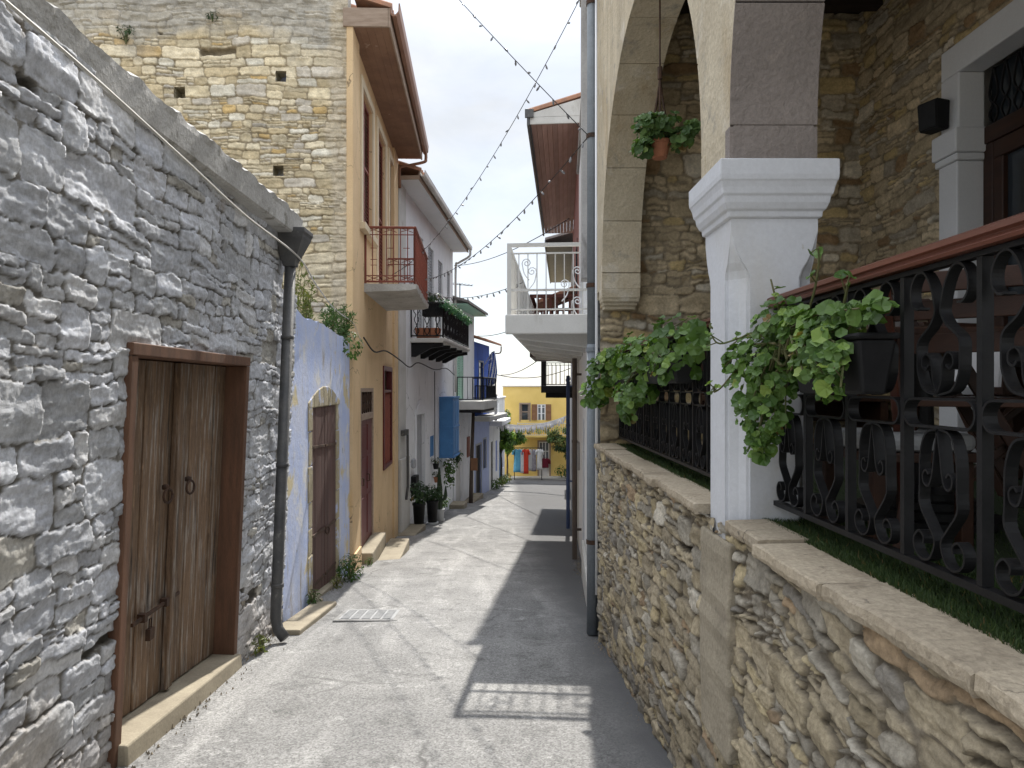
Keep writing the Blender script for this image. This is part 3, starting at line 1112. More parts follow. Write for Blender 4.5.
# street door with fanlight grille
a, b, c, d = holes[3]
mb = MB(OH.T)
mb.box(a, a + .08, -.24, .004, c, d)
mb.box(b - .08, b, -.24, .004, c, d)
mb.box(a + .08, b - .08, -.24, .004, d - .07, d)
mb.box(a + .08, b - .08, -.24, .012, 1.02, 1.13)
mb.build('door_frame', m_boardgrey, oh, bevel=.006)
m = (a + b)/2
for x0, x1 in ((a + .085, m - .004), (m + .004, b - .085)):
    mb = MB(OH.T)
    mb.box(x0, x1, -.08, -.022, -1.20, 1.015)
    for z0, z1 in ((-1.05, -.35), (-.25, .35), (.45, .92)):
        mb.box(x0 + .09, x1 - .09, -.024, -.01, z0, z1)
    lf = mb.build('door_leaf', m_maroon, oh, bevel=.008)
    mb = MB(OH.T)
    mb.tube([(x0 + .06, -.02, -.1), (x0 + .06, .03, -.1), (x0 + .06, .03, .02), (x0 + .06, -.02, .02)], .012, 6)
    mb.build('handle', m_rustiron, lf)
pane(OH.T, a + .08, b - .08, -.08, 1.13, d - .07, m_glass, oh, 'fanlight')
mb = MB(OH.T)
for k in range(6):
    u = a + .14 + k*(b - a - .28)/5
    mb.tube(smooth_line([(u, -.03, 1.13), (u + .06, -.03, 1.25), (u - .06, -.03, 1.38), (u, -.03, 1.51)], 5), .012, 5)
    mb.tube(smooth_line([(u, -.03, 1.13), (u - .06, -.03, 1.25), (u + .06, -.03, 1.38), (u, -.03, 1.51)], 5), .012, 5)
mb.build('fanlight_grille', m_rustiron, oh)
# lower lattice window
a, b, c, d = holes[4]
mb = MB(OH.T)
mb.box(a - .06, a + .05, -.1, .03, c - .04, d + .05)
mb.box(b - .05, b + .06, -.1, .03, c - .04, d + .05)
mb.box(a + .05, b - .05, -.1, .03, d - .05, d + .05)
mb.box(a + .05, b - .05, -.1, .03, c - .04, c + .04)
mb.box(a + .05, b - .05, -.1, .02, d - .52, d - .46)
fw = mb.build('lattice_window', m_maroon, oh)
mb = MB(OH.T)
w = b - a - .1
for k in range(-8, 16):
    for s in (1, -1):
        u0 = a + .05 + k*.12
        z0 = c + .04
        H = d - .52 - c - .04
        # diagonal laths clipped to the frame
        pts = []
        t0, t1 = 0., 1.
        du = s*H*.8
        lo, hi = a + .05, b - .05
        ts = sorted([(lo - u0)/du, (hi - u0)/du])
        t0, t1 = max(0, ts[0]), min(1, ts[1])
        if t1 - t0 > .02:
            mb.tube([(u0 + du*t0, -.03 + .01*s, z0 + H*t0), (u0 + du*t1, -.03 + .01*s, z0 + H*t1)], .014, 4)
mb.build('lattice', m_redpaint, fw)
pane(OH.T, a, b, -.12, c, d, m_glass, fw)
# steps
mb = MB(OH.T)
mb.box(U(12.0), U(13.75), -.2, .22, rz(13.) - .3, -1.21)
mb.build('door_step', m_sill, oh, bevel=.02)
mb = MB(OH.T)
mb.box(U(12.35), U(14.3), .225, .62, rz(14.) - .25, rz(13.2) + .07)
mb.build('step_slab', m_sill, oh, bevel=.02)
# balcony
def railing(T, path, z0, z1, parent, material, rails=(0., 1.), sp=.11, r=.008, post=.014, name='railing', extra=None, crail=None):
    mb = MB(T)
    for (a, b) in zip(path[:-1], path[1:]):
        a, b = Vector(a), Vector(b)
        L = (b - a).length
        k = max(1, int(L/sp))
        for f in rails:
            z = z0 + (z1 - z0)*f
            rr = post if f in (0., 1.) else r
            mb.tube([(a.x, a.y, z), (b.x, b.y, z)], rr, 6)
        for i in range(k + 1):
            p = a.lerp(b, i/k)
            e = i in (0, k)
            mb.tube([(p.x, p.y, z0 - (.04 if e else 0)), (p.x, p.y, z1)], post if e else r, 5)
        if extra:
            extra(mb, a, b)
    return mb.build(name, material, parent)


b0, b1 = U(12.47), U(15.6)
mb = MB(OH.T)
n = 14
rgs = []
for i in range(n + 1):
    u = b0 + (b1 - b0)*i/n
    j = random.uniform(-.015, .015)
    rgs.append([(u, -.05, 3.27), (u, .80 + j, 3.305), (u, .9 + j, 3.33 + j*.6), (u, .92 + j, 3.41), (u, -.05, 3.42)])
mb.ring_strip(rgs)
bal = mb.build('balcony', m_slabedge, oh)


def ox(mb, a, b):
    L = (b - a).length
    k = max(1, int(L/.28))
    for i in range(k):
        p, q = a.lerp(b, (i + .1)/k), a.lerp(b, (i + .9)/k)
        for z in (3.48, 4.33):
            mb.tube([(p.x, p.y, z), (q.x, q.y, z + .08)], .006, 4)
            mb.tube([(p.x, p.y, z + .08), (q.x, q.y, z)], .006, 4)
        m0, m1 = a.lerp(b, (i + .3)/k), a.lerp(b, (i + .7)/k)
        for z in (3.75, 3.85, 4.05):
            mb.tube([(m0.x, m0.y, z), (m1.x, m1.y, z)], .006, 4)


railing(OH.T, [(b0 + .04, .02), (b0 + .04, .88), (b1 - .04, .88), (b1 - .04, .02)], 3.46, 4.41, bal, m_redpaint, rails=(0., .11, .87, 1.), sp=.12, r=.009, post=.02, extra=ox)
mb = MB(OH.T)
mb.box(b0 + .02, b1 - .02, .86, .91, 4.405, 4.435)
mb.box(b0 + .02, b0 + .07, 0, .858, 4.405, 4.435)
mb.build('handrail', m_redpaint, bal, bevel=.006)
# eaves, gutter, roof
mb = MB(OH.T)
mb.box(-.02, OH.L + .1, -.05, .60, 7.225, 7.275)
for k in range(1, 5):
    mb.box(-.02, OH.L + .1, .12*k - .004, .12*k + .004, 7.219, 7.226)
mb.build('soffit', m_soffit, oh)
mb = MB(OH.T)
mb.box(-.07, -.024, -.1, .60, 7.21, 7.50)
mb.box(-.07, OH.L + .1, .603, .635, 7.20, 7.50)
mb.build('fascia', m_boardgrey, oh, bevel=.006)
mb = MB(OH.T)
prof = [(.637, 7.52), (.637, 7.40), (.67, 7.36), (.73, 7.36), (.775, 7.42), (.785, 7.56), (.765, 7.56), (.76, 7.44), (.72, 7.39), (.68, 7.39), (.655, 7.41), (.655, 7.52)]
mb.ring_strip([[(u, n, z) for n, z in prof] for u in (-.10, OH.L + .18)])
g = mb.build('gutter', m_gutter, oh)
mb = MB(OH.T)
mb.tube(smooth_line([(OH.L + .08, .72, 7.37), (OH.L + .08, .72, 7.22), (OH.L + .08, .66, 7.14), (OH.L + .08, .15, 7.02), (OH.L + .08, .08, 6.92), (OH.L + .08, .08, 6.5)], 4), .038, 8)
mb.build('downspout', m_gutter, g, smooth=True)


def tile_roof(T, u0, u1, n0, z0, n1, z1, material, parent, name='roof', pitch=.2, th=.06):
    """corrugated tile slope from the eave (n0, z0) up to the ridge (n1, z1)"""
    mb = MB(T)
    k = max(2, int((u1 - u0)/pitch))
    for i in range(k):
        a = u0 + (u1 - u0)*i/k
        w = (u1 - u0)/k
        rgs = []
        for (n, z) in ((n0, z0), (n1, z1)):
            rgs.append([(a, n, z), (a + w*.5, n, z), (a + w, n, z), (a + w*.97, n, z + th*.5), (a + w*.75, n, z + th*.65), (a + w*.5, n, z + th*.5), (a + w*.42, n, z + th*1.2), (a + w*.25, n, z + th*1.7), (a + w*.08, n, z + th*1.2)])
        mb.ring_strip(rgs)
    return mb.build(name, material, parent)


tile_roof(OH.T, .36, OH.L + .15, .66, 7.505, -3.6, 8.75, m_tile, oh)
tile_roof(OH.T, -.07, .355, .66, 7.505, .06, 7.68, m_tile, oh, 'verge_tiles')
mb = MB(OH.T)
mb.face([(.36, -.1, 7.3), (OH.L, -.1, 7.3), (OH.L, -3.6, 8.6), (.36, -3.6, 8.6)])
mb.face([(OH.L, 0, 7.25), (OH.L, -3.6, 8.7), (OH.L, -6.5, 7.25)])
mb.face([(.36, -3.6, 8.75), (OH.L + .15, -3.6, 8.75), (OH.L + .15, -6.8, 7.4), (.36, -6.8, 7.4)])
mb.build('roof_back', m_greytile, oh)
# ================================================================== white house
WH = Facade((-2.62, 17.60), (-1.90, 26.90))
wh = thing('white_house', 'two storey white plastered house with grey shutters and a garlanded iron balcony', 'house', (-2.2, 22., rz(22.)))
U = WH.at
wh_win = [(U(20.25), U(21.0), 3.0, 5.95), (U(21.8), U(22.75), 3.0, 5.95), (U(23.6), U(24.5), 3.0, 5.85), (U(25.45), U(26.2), 3.9, 5.8)]
wh_door = (U(19.9), U(21.1), -2.2, .82)
wh_small = (U(22.1), U(22.85), -.6, .06)
mb = MB(WH.T)
wall_shell(mb, 0, WH.L, -3.3, 6.72, wh_win + [wh_door, wh_small], .14, 6.)
mb.build('wall', m_white, wh)
mb = MB(WH.T)
mb.box(-.02, .75, -.1, .06, -2.6, 6.70)
mb.box(-.02, .95, -.1, .12, -2.6, -.2)
mb.build('corner_pilaster', m_offwhite, wh, bevel=.015)
for a, b, c, d in wh_win:
    m = (a + b)/2
    louvre(WH.T, a + .02, m - .004, -.05, c + .02, d - .02, m_greyshut, wh, pitch=.09)
    louvre(WH.T, m + .004, b - .02, -.05, c + .02, d - .02, m_greyshut, wh, pitch=.09)
a, b, c, d = wh_door
mb = MB(WH.T)
mb.box(a + .01, b - .01, -.12, -.07, c, d - .01)
for x0 in (a + .12, (a + b)/2 + .06):
    for z0, z1 in ((-1.7, -.9), (-.75, .1), (.2, .7)):
        mb.box(x0, x0 + (b - a)/2 - .18, -.075, -.058, z0, z1)
mb.build('door', m_greyshut, wh, bevel=.008)
mb = MB(WH.T)
mb.box(a - .12, a - .003, -.02, .035, c, d)
mb.box(b + .003, b + .12, -.02, .035, c, d)
K = 8
for k in range(K):
    f0, f1 = k/K, (k+1)/K
    za, zb = d + .12 + .30*math.sin(math.pi*f0)**2, d + .12 + .30*math.sin(math.pi*f1)**2
    u0_, u1_ = a - .12 + (b - a + .24)*f0, a - .12 + (b - a + .24)*f1
    mb.hexa([(u0_, -.02, d + .003), (u1_, -.02, d + .003), (u1_, .045, d + .003), (u0_, .045, d + .003)],
            [(u0_, -.02, za), (u1_, -.02, zb), (u1_, .045, zb), (u0_, .045, za)])
mb.build('door_surround', m_white2, wh)
a, b, c, d = wh_small
mb = MB(WH.T)
mb.box(a, b, -.09, -.02, c, d)
mb.build('small_shutter', m_blue, wh, bevel=.01)
# enclosed blue window box
a, b = U(23.8), U(25.3)
mb = MB(WH.T)
mb.box(a, b, 0, .46, -.72, 1.22)
mb.box(a - .03, b + .03, 0, .50, 1.222, 1.27)
mb.box(a - .03, b + .03, 0, .50, -.78, -.722)
mb.box(a - .02, b + .02, 0, .485, .22, .27)
for z0, z1 in ((-.64, .14), (.34, 1.14)):
    for k in range(3):
        u = a + .08 + k*(b - a - .1)/3
        mb.box(u, u + (b - a - .1)/3 - .06, .462, .472, z0, z1)
    mb.box(a - .012, a - .002, .06, .40, z0, z1)
mb.build('window_box', m_blue, wh, bevel=.008)
# balcony
b0, b1 = U(19.15), U(24.6)
mb = MB(WH.T)
mb.box(b0, b1, -.05, .90, 2.80, 2.92)
mb.box(b0 - .02, b1 + .02, .90, .94, 2.83, 2.93)
wb = mb.build('balcony', m_offwhite, wh, bevel=.02)
for k in range(5):
    u = b0 + .12 + k*(b1 - b0 - .3)/4
    mb = MB(WH.T)
    mb.prism([(0, 2.797), (.86, 2.797), (.86, 2.70), (.55, 2.66), (.1, 2.42), (0, 2.42)], lambda n, z: (u, n, z), lambda n, z: (u + .14, n, z))
    mb.build('bracket', m_black, wb)


def curls(mb, a, b):
    L = (b - a).length
    k = max(1, int(L/.22))
    for i in range(k):
        p = a.lerp(b, (i + .5)/k)
        d = (b - a).normalized()
        for s in (-1, 1):
            pts = [(p.x + d.x*s*w_, p.y + d.y*s*w_, z) for w_, z in ((.0, 3.0), (.07, 3.12), (.0, 3.26), (.06, 3.42), (.02, 3.55), (.08, 3.66), (.0, 3.78))]
            mb.tube(smooth_line(pts, 3), .011, 4)


railing(WH.T, [(b0 + .03, .02), (b0 + .03, .88), (b1 - .03, .88), (b1 - .03, .02)], 2.98, 3.86, wb, m_iron, rails=(0., 1.), sp=.16, r=.011, post=.02, extra=curls)
# eaves
mb = MB(WH.T)
mb.box(-.1, WH.L + .15, -.1, .55, 6.725, 6.78)
mb.build('soffit', m_white2, wh)
mb = MB(WH.T)
mb.box(-.1, WH.L + .15, .553, .58, 6.70, 6.90)
mb.box(-.13, -.103, -2.8, .58, 6.70, 6.80)
mb.build('fascia', m_boardgrey, wh)
tile_roof(WH.T, -.12, WH.L + .18, .62, 6.90, -3.1, 8.15, m_tile, wh)
mb = MB(WH.T)
mb.face([(-.1, -.1, 6.79), (-.1, -3.1, 8.1), (-.1, -6., 6.79)])
mb.face([(WH.L + .1, -.1, 6.79), (WH.L + .1, -3.1, 8.1), (WH.L + .1, -6., 6.79)])
mb.face([(-.1, -3.1, 8.15), (WH.L + .1, -3.1, 8.15), (WH.L + .1, -6.2, 6.75), (-.1, -6.2, 6.75)])
mb.build('roof_back', m_greytile, wh)
mb = MB(WH.T)
prof = [(.585, 6.92), (.585, 6.82), (.62, 6.78), (.68, 6.78), (.715, 6.82), (.72, 6.93), (.705, 6.93), (.70, 6.84), (.67, 6.80), (.63, 6.80), (.60, 6.84), (.60, 6.92)]
mb.ring_strip([[(u, n, z) for n, z in prof] for u in (-.1, WH.L + .2)])
g = mb.build('gutter', m_offwhite, wh)
mb = MB(WH.T)
mb.tube(smooth_line([(WH.L + .05, .66, 6.80), (WH.L + .05, .62, 6.55), (WH.L + .05, .20, 6.30), (WH.L + .05, .10, 6.1), (WH.L + .05, .10, 4.), (WH.L + .05, .10, 1.4)], 4), .045, 8)
mb.build('downspout', m_offwhite, g, smooth=True)
mb = MB(WH.T)
mb.box(U(19.2), U(19.65), 0, .14, -1.28, -.82)
mb.build('meter_box', m_black, wh, bevel=.015)
mb = MB(WH.T)
mb.lathe((0, 0, 0), [(.001, 0)], 3) if False else mb.box(U(19.25), U(19.5), 0, .10, -.62, -.36)
mb.build('wall_lamp', m_greyshut, wh, bevel=.05)
mb = MB(WH.T)
mb.box(.10, .62, .062, .16, .38, .52)
mb.tube([(.36, .18, .4), (.36, .19, -.9), (.36, .15, -1.25)], .035, 8)
mb.build('junction_box', m_darkpipe, wh, bevel=.01)
mb = MB(WH.T)
mb.box(-.3, 1.15, .0, .5, rz(18.) - .3, rz(17.8) + .05)
mb.build('plinth', m_sill, wh, bevel=.03)
mb = MB(WH.T)
mb.box(U(26.0), U(26.9), 0, .55, rz(26.5) - .3, rz(26.2) + .16)
mb.build('door_step', m_sill, wh, bevel=.02)

# pots and plants by the white house
def pot_lathe(c, r0, r1, h, material, name, label, cat='plant pot', saucer=None, group=None):
    mb = MB()
    mb.lathe(c, [(r0*.2, 0), (r0, 0), (r1*.98, h*.9), (r1*1.08, h*.9), (r1*1.08, h), (r1*.92, h), (r1*.88, h*.86), (.01, h*.86)], 20)
    o = mb.build(name, material, smooth=True, origin=c)
    o.data.shade_smooth()
    tag(o, label, cat, group)
    if saucer:
        s = MB()
        s.lathe((c[0], c[1], c[2] - .055), [(.02, 0), (r0*1.25, 0), (r0*1.4, .05), (r0*1.2, .05), (.02, .05)], 20)
        s.build('saucer', m_white2, o)
    return o


def bush(name, label, cat, base, rad, h, n, L, leafm, seed, kind='point', stems=5, group=None, W=.45, blobs=None):
    rng = random.Random(seed)
    t = thing(name, label, cat, base, group)
    mb = MB()
    b = Vector(base)
    for k in range(stems):
        d = Vector((rng.uniform(-1, 1)*rad[0], rng.uniform(-1, 1)*rad[1], 0))
        mb.tube(smooth_line([b, b + d*.35 + Vector((0, 0, h*.45)), b + d*.8 + Vector((0, 0, h*rng.uniform(.75, 1.)))], 3), .010, 5, .004)
    mb.build('stem', m_stem, t)
    mb = MB()
    blobs = blobs or [((0, 0, h*.62), (rad[0], rad[1], h*.42), 1.)]
    for c, r, f in blobs:
        leaf_blob(mb, b + Vector(c), r, int(n*f), L, rng, kind, W=W, shell=.15)
    mb.build('foliage', leafm, t, fixn=False)
    return t


c = (-2.22, 18.75, rz(18.75) + .06)
pot_lathe(c, .125, .165, .64, m_black, 'plant_pot', 'tall tapered black pot nearest the orange house on a white saucer', saucer=True, group='pots outside the white house')
bush('potted_plant', 'dark leafy plant in the tall tapered black pot', 'plant', (c[0], c[1], c[2] + .55), (.26, .28), .62, 230, .13, m_leaf_dark, 3)
c = (-2.02, 20.3, rz(20.3) + .06)
pot_lathe(c, .13, .165, .62, m_black, 'plant_pot', 'second black pot, beside the tall cactus', saucer=True, group='pots outside the white house')
bush('potted_plant', 'spreading dark plant in the second black pot', 'plant', (c[0], c[1], c[2] + .5), (.28, .3), .55, 200, .13, m_leaf_dark, 5)
c = (-1.93, 21.4, rz(21.4) + .05)
pot_lathe(c, .13, .16, .30, m_black, 'plant_pot', 'low black pot holding the light green plant', saucer=True, group='pots outside the white house')
bush('potted_plant', 'light green spreading plant in the low black pot', 'plant', (c[0], c[1], c[2] + .2), (.36, .34), .5, 170, .12, m_leaf_mid, 6)
c = (-1.86, 20.75, rz(20.75) + .05)
pot_lathe(c, .12, .15, .35, m_greyshut, 'plant_pot', 'grey pot holding the tall columnar cactus', group='pots outside the white house')
cact = thing('cactus', 'tall dark columnar cactus standing in the grey pot', 'cactus', (c[0], c[1], c[2] + .3))
mb = MB()
def cactus_col(mb, pts, r):
    P = smooth_line(pts, 4)
    rings = []
    for i, p in enumerate(P):
        f = 1 if i < len(P) - 3 else (len(P) - i)/4
        rings.append([(p.x + r*f*(1 if k % 2 else .78)*math.cos(math.pi*k/8), p.y + r*f*(1 if k % 2 else .78)*math.sin(math.pi*k/8), p.z) for k in range(16)])
    mb.ring_strip(rings)
b = Vector((c[0], c[1], c[2] + .28))
cactus_col(mb, [b, b + Vector((.01, 0, .5)), b + Vector((-.01, .01, 1.28))], .085)
cactus_col(mb, [b + Vector((.0, -.05, .3)), b + Vector((.17, -.06, .4)), b + Vector((.19, -.06, .75))], .06)
mb.build('trunk', mat('cactus skin', (.03, .055, .025), (.045, .06, .035), 8., .6), cact, fixn=True)

# hanging greenery under the blue window box and wall pots
bush('trailing_plant', 'light green plant trailing below the blue window box', 'plant', WH.T(U(24.2), .3, -1.25), (.30, .45), .5, 230, .13, m_leaf_mid, 8, blobs=[((0, 0, .18), (.24, .42, .3), .6), ((.0, -.25, -.12), (.16, .2, .42), .4)])
bush('trailing_plant', 'dark plant trailing at the far corner of the blue window box', 'plant', WH.T(U(25.2), .42, -1.15), (.16, .2), .5, 110, .12, m_leaf_dark, 9)
for k, (y, z) in enumerate(((22.35, -.98), (22.5, -1.42))):
    p = WH.T(U(y), .14, z)
    pot_lathe(p, .07, .10, .17, m_terra if k else m_black, 'wall_pot', ['black pot hung below the small blue shutter', 'terracotta pot hung lower down below the small blue shutter'][k], 'wall pot')
    bush('wall_plant', ['small plant in the black hung pot', 'small plant in the terracotta hung pot'][k], 'plant', (p[0], p[1], p[2] + .12), (.14, .14), .22, 60, .08, m_leaf_dark, 30 + k)
# things standing on the white balcony
p = WH.T(U(19.5), .40, 2.92)
mb = MB(WH.T)
u0 = U(19.25)
mb.hexa([(u0, .15, 2.925), (u0 + .30, .15, 2.925), (u0 + .30, .72, 2.925), (u0, .72, 2.925)], [(u0 - .04, .10, 3.20), (u0 + .34, .10, 3.20), (u0 + .34, .78, 3.20), (u0 - .04, .78, 3.20)])
tag(mb.build('planter_trough', m_terra, bevel=.02, origin=p), 'terracotta trough on the floor of the garlanded white balcony', 'planter')
mb = MB(WH.T)
mb.box(U(19.25), U(19.6), .30, .86, 3.52, 3.86)
mb.box(U(19.22), U(19.63), .27, .89, 3.861, 3.90)
tag(mb.build('planter_box', m_black, bevel=.015, origin=WH.T(U(19.4), .6, 3.52)), 'black planter box hung inside the near end of the garlanded balcony', 'planter')
bush('balcony_plant', 'dark shrub in the black planter box on the white balcony', 'plant', WH.T(U(19.45), .55, 3.84), (.3, .28), .34, 150, .11, m_leaf_dark, 12)
rng = random.Random(3)
gt = MB()
for k in range(60):
    u = b0 + (b1 - b0)*k/59
    leaf_blob(gt, WH.T(u, .90, 3.86 + .03*math.sin(k)), (.12, .14, .12), 16, .10, rng, shell=.1)
m_garl = leaf_mat('garland leaf', (.03, .10, .06), (.08, .19, .11), .5, .15)
tag(gt.build('leaf_garland', m_garl, origin=WH.T((b0 + b1)/2, .9, 3.86), fixn=False), 'green leaf garland wound along the balcony rail of the white house', 'garland')

# ================================================================== house with green shutters
GH = Facade((-1.87, 27.00), (-1.28, 31.50))
gh = thing('green_shutter_house', 'pale house with green balcony shutters, grey tiles and green eaves', 'house', (-1.6, 29., rz(29.)))
U = GH.at
hs = [(U(27.45), U(29.0), 1.07, 3.35), (U(27.4), U(28.5), -3.3, -.9)]
mb = MB(GH.T)
wall_shell(mb, 0, GH.L, -4, 4.72, hs, .12, 6.)
mb.build('wall', m_white, gh)
a, b, c, d = hs[0]
for x0, x1 in ((a + .02, (a + b)/2 - .01), ((a + b)/2 + .01, b - .02)):
    louvre(GH.T, x0, x1, -.02, c + .02, d - .02, m_green, gh, pitch=.1)
a, b, c, d = hs[1]
mb = MB(GH.T)
mb.box(a, b, -.1, -.05, c, d)
mb.build('door', m_offwhite, gh)
mb = MB(GH.T)
mb.box(U(27.5), U(31.1), 0, 1.08, .72, 1.05)
b_ = mb.build('balcony', m_offwhite, gh, bevel=.03)
mb = MB(GH.T)
mb.box(U(27.55), U(31.1), .1, .95, .60, .717)
mb.build('balcony_soffit', m_black, b_)
railing(GH.T, [(U(27.55), .02), (U(27.55), 1.03), (U(31.05), 1.03), (U(31.05), .02)], 1.12, 1.98, b_, m_iron, rails=(0., 1.), sp=.2, r=.010, post=.022)
mb = MB(GH.T)
mb.box(-.1, GH.L + .1, -.1, .55, 4.725, 4.76)
mb.build('soffit', m_green, gh)
tile_roof(GH.T, -.15, GH.L + .15, .62, 4.77, -3., 5.9, m_greytile, gh)
mb = MB(GH.T)
mb.box(U(29.7), U(30.3), 0, .03, -1.35, -.5)
mb.build('framed_sign', m_redpaint, gh)
mb = MB(GH.T)
mb.box(U(28.8), U(31.3), 0, .45, rz(31) - .3, rz(30) + .12)
mb.build('door_step', m_sill, gh, bevel=.02)
# aerial on that roof
def aerial(base, h, label, yaw=0.3):
    t = thing('tv_aerial', label, 'aerial', base)
    mb = MB()
    b = Vector(base)
    mb.tube([b, b + Vector((0, 0, h))], .022, 6)
    mb.build('mast', m_darkpipe, t)
    mb = MB()
    d = Vector((math.cos(yaw), math.sin(yaw), 0))
    e = Vector((-d.y, d.x, 0))
    top = b + Vector((0, 0, h - .05))
    mb.tube([top - d*.6, top + d*.6], .014, 5)
    for k in range(7):
        q = top + d*(-.55 + k*.18)
        l = .32 - .025*k
        mb.tube([q - e*l + Vector((0, 0, .02)), q + e*l + Vector((0, 0, .02))], .010, 5)
    mb.build('antenna', m_darkpipe, t)


aerial((-1.75, 28.8, 4.85), .95, 'small aerial on the grey tiles of the green shutter house', .6)
aerial((-2.75, 23.2, 7.4), .95, 'spiky aerial on the clay roof of the garlanded white house', 1.2)
# weathered pole in front
t = thing('utility_pole', 'weathered dark timber pole leaning beside the pale house wall', 'pole', (-1.28, 28.6, rz(28.6)))
mb = MB()
mb.tube([(-1.30, 28.6, rz(28.6) - .3), (-1.27, 28.65, -1.5), (-1.20, 28.7, .55)], .085, 10, .065)
mb.build('shaft', m_rustpole, t, smooth=True)
mb = MB()
mb.box(-1.30, -1.02, 28.42, 28.54, -1.75, -1.25)
mb.build('switch_box', m_brownshut, t, bevel=.02)

# ================================================================== vivid blue house
BH = Facade((-1.28, 31.50), (-.68, 35.2))
bh = thing('blue_house', 'vivid blue house with tiled eave and dark balcony door', 'house', (-1., 33.3, rz(33.3)))
U = BH.at
hs = [(U(32.6), U(33.6), .9, 2.75), (U(31.9), U(33.1), -3.8, -1.05), (U(33.6), U(34.3), -2.3, -.9)]
mb = MB(BH.T)
wall_shell(mb, 0, BH.L, .3, 3.62, hs[:1], .12, 6.)
mb.build('upper_wall', m_blue2, bh)
mb = MB(BH.T)
wall_shell(mb, 0, BH.L, -4.5, .297, hs[1:], .12, 6.)
mb.build('lower_wall', m_lilac, bh)
for k, (a, b, c, d) in enumerate(hs):
    mb = MB(BH.T)
    mb.box(a, b, -.11, -.06, c, d)
    o = mb.build(['balcony_door', 'door', 'window'][k], [m_glass, m_black, m_glass][k], bh)
    mb = MB(BH.T)
    mb.box(a - .08, a, -.02, .02, c, d + .08)
    mb.box(b, b + .08, -.02, .02, c, d + .08)
    mb.box(a, b, -.02, .02, d, d + .08)
    mb.build('frame', m_greyshut, o)
tile_roof(BH.T, -.1, BH.L + .5, .55, 3.64, -3., 4.7, m_tile, bh)
mb = MB(BH.T)
mb.tube(smooth_line([(BH.L + .3, .55, 3.62), (BH.L + .3, .5, 3.3), (BH.L + .3, .1, 3.15), (BH.L + .1, .06, 2.)], 4), .035, 6)
mb.build('downspout', m_gutter, bh)
mb = MB(BH.T)
mb.box(.1, 2.2, 0, .62, .45, .70)
b_ = mb.build('balcony', m_offwhite, bh, bevel=.03)
railing(BH.T, [(.13, .02), (.13, .58), (2.15, .58), (2.15, .02)], .75, 1.65, b_, m_iron, sp=.12, r=.012, post=.025)
mb = MB(BH.T)
mb.box(2.6, 2.75, .45, .58, -.02, 1.25)
mb.build('chimney_pipe', m_greyshut, bh, bevel=.02)
mb = MB(BH.T)
mb.box(-.2, BH.L + 1.0, 0, .75, .08, .30)
mb.build('canopy', m_offwhite, bh, bevel=.04)
# striped flag on a slanted staff
fl = thing('flag', 'blue and white striped flag hanging from a slanted staff on the blue house', 'flag', BH.T(2.0, .3, 2.5))
pA, pB = Vector(BH.T(2.0, .0, 2.5)), Vector(BH.T(2.0, .46, 3.25))
mb = MB()
mb.tube([pA, pB], .02, 6)
mb.build('staff', m_offwhite, fl)
m_flag, nt, bb = nodes_of('striped flag cloth')
uv = N(nt, 'ShaderNodeAttribute')
uv.attribute_name = 'stone'
nt.links.new(uv.outputs['Color'], bb.inputs['Base Color'])
bb.inputs['Roughness'].default_value = .9
FW, FHt = 27, 1.55
V, Fc, Cc = [], [], []
BLUE, WHT = (.035, .10, .42, 1), (.80, .80, .82, 1)
nu, nvv = 27, 20
for i in range(nu + 1):
    for j in range(nvv + 1):
        f, g_ = i/nu, j/nvv         # f across the hanging bundle, g down
        wdt = .22 + .24*math.sin(2.6*g_)
        x = pB.x - .05 + wdt*(f - .35) + .02*math.sin(9*f + 4*g_)
        y = pB.y + .06*math.sin(12*f + 3*g_) + .03*math.sin(5*g_)
        V.append((x, y, pB.z - .02 - FHt*g_ + .18*(f - .5)))
for i in range(nu):
    for j in range(nvv):
        k = i*(nvv + 1) + j
        Fc.append((k, k + nvv + 1, k + nvv + 2, k + 1))
me = bpy.data.meshes.new('cloth')
me.from_pydata(V, [], Fc)
at = me.color_attributes.new('stone', 'FLOAT_COLOR', 'CORNER')
for p in me.polygons:
    i, j = p.index//nvv, p.index % nvv
    st = (i + j*0.9)/4.2
    colr = BLUE if int(st) % 2 == 0 else WHT
    if j < 6 and i < 12:
        colr = WHT if (4 <= i <= 6 or j == 3) else BLUE
    for li in p.loop_indices:
        at.data[li].color = colr
me.materials.append(m_flag)
me.shade_smooth()
o = bpy.data.objects.new('cloth', me)
COL.objects.link(o)
attach(o, fl)
sm = o.modifiers.new('thick', 'SOLIDIFY')
sm.thickness = .004

# ================================================================== low white house at the end on the left
LH = Facade((-.68, 35.2), (.10, 43.2))
lh = thing('low_white_house', 'low whitish house with blue doors at the far left end of the lane', 'house', (-.3, 39., rz(39.)))
U = LH.at
hs = [(U(35.9), U(36.9), -4.2, -1.2), (U(38.2), U(39.0), -3.0, -1.3), (U(40.0), U(41.0), -4.3, -1.5), (U(41.8), U(42.5), -3.2, -1.6)]
mb = MB(LH.T)
wall_shell(mb, 0, LH.L, -4.8, .95, hs, .12, 5.)
mb.build('wall', m_white, lh)
for k, (a, b, c, d) in enumerate(hs):
    mb = MB(LH.T)
    mb.box(a, b, -.11, -.05, c, d)
    mb.build(['door', 'window', 'door', 'window'][k], [m_darkpipe, m_blue2, m_blue, m_lilac][k], lh)
mb = MB(LH.T)
mb.box(-.02, LH.L + .05, -.3, .08, .952, 1.05)
mb.box(-.02, LH.L*.6, .002, .65, -.35, -.12)
mb.build('cornice', m_white2, lh, bevel=.03)
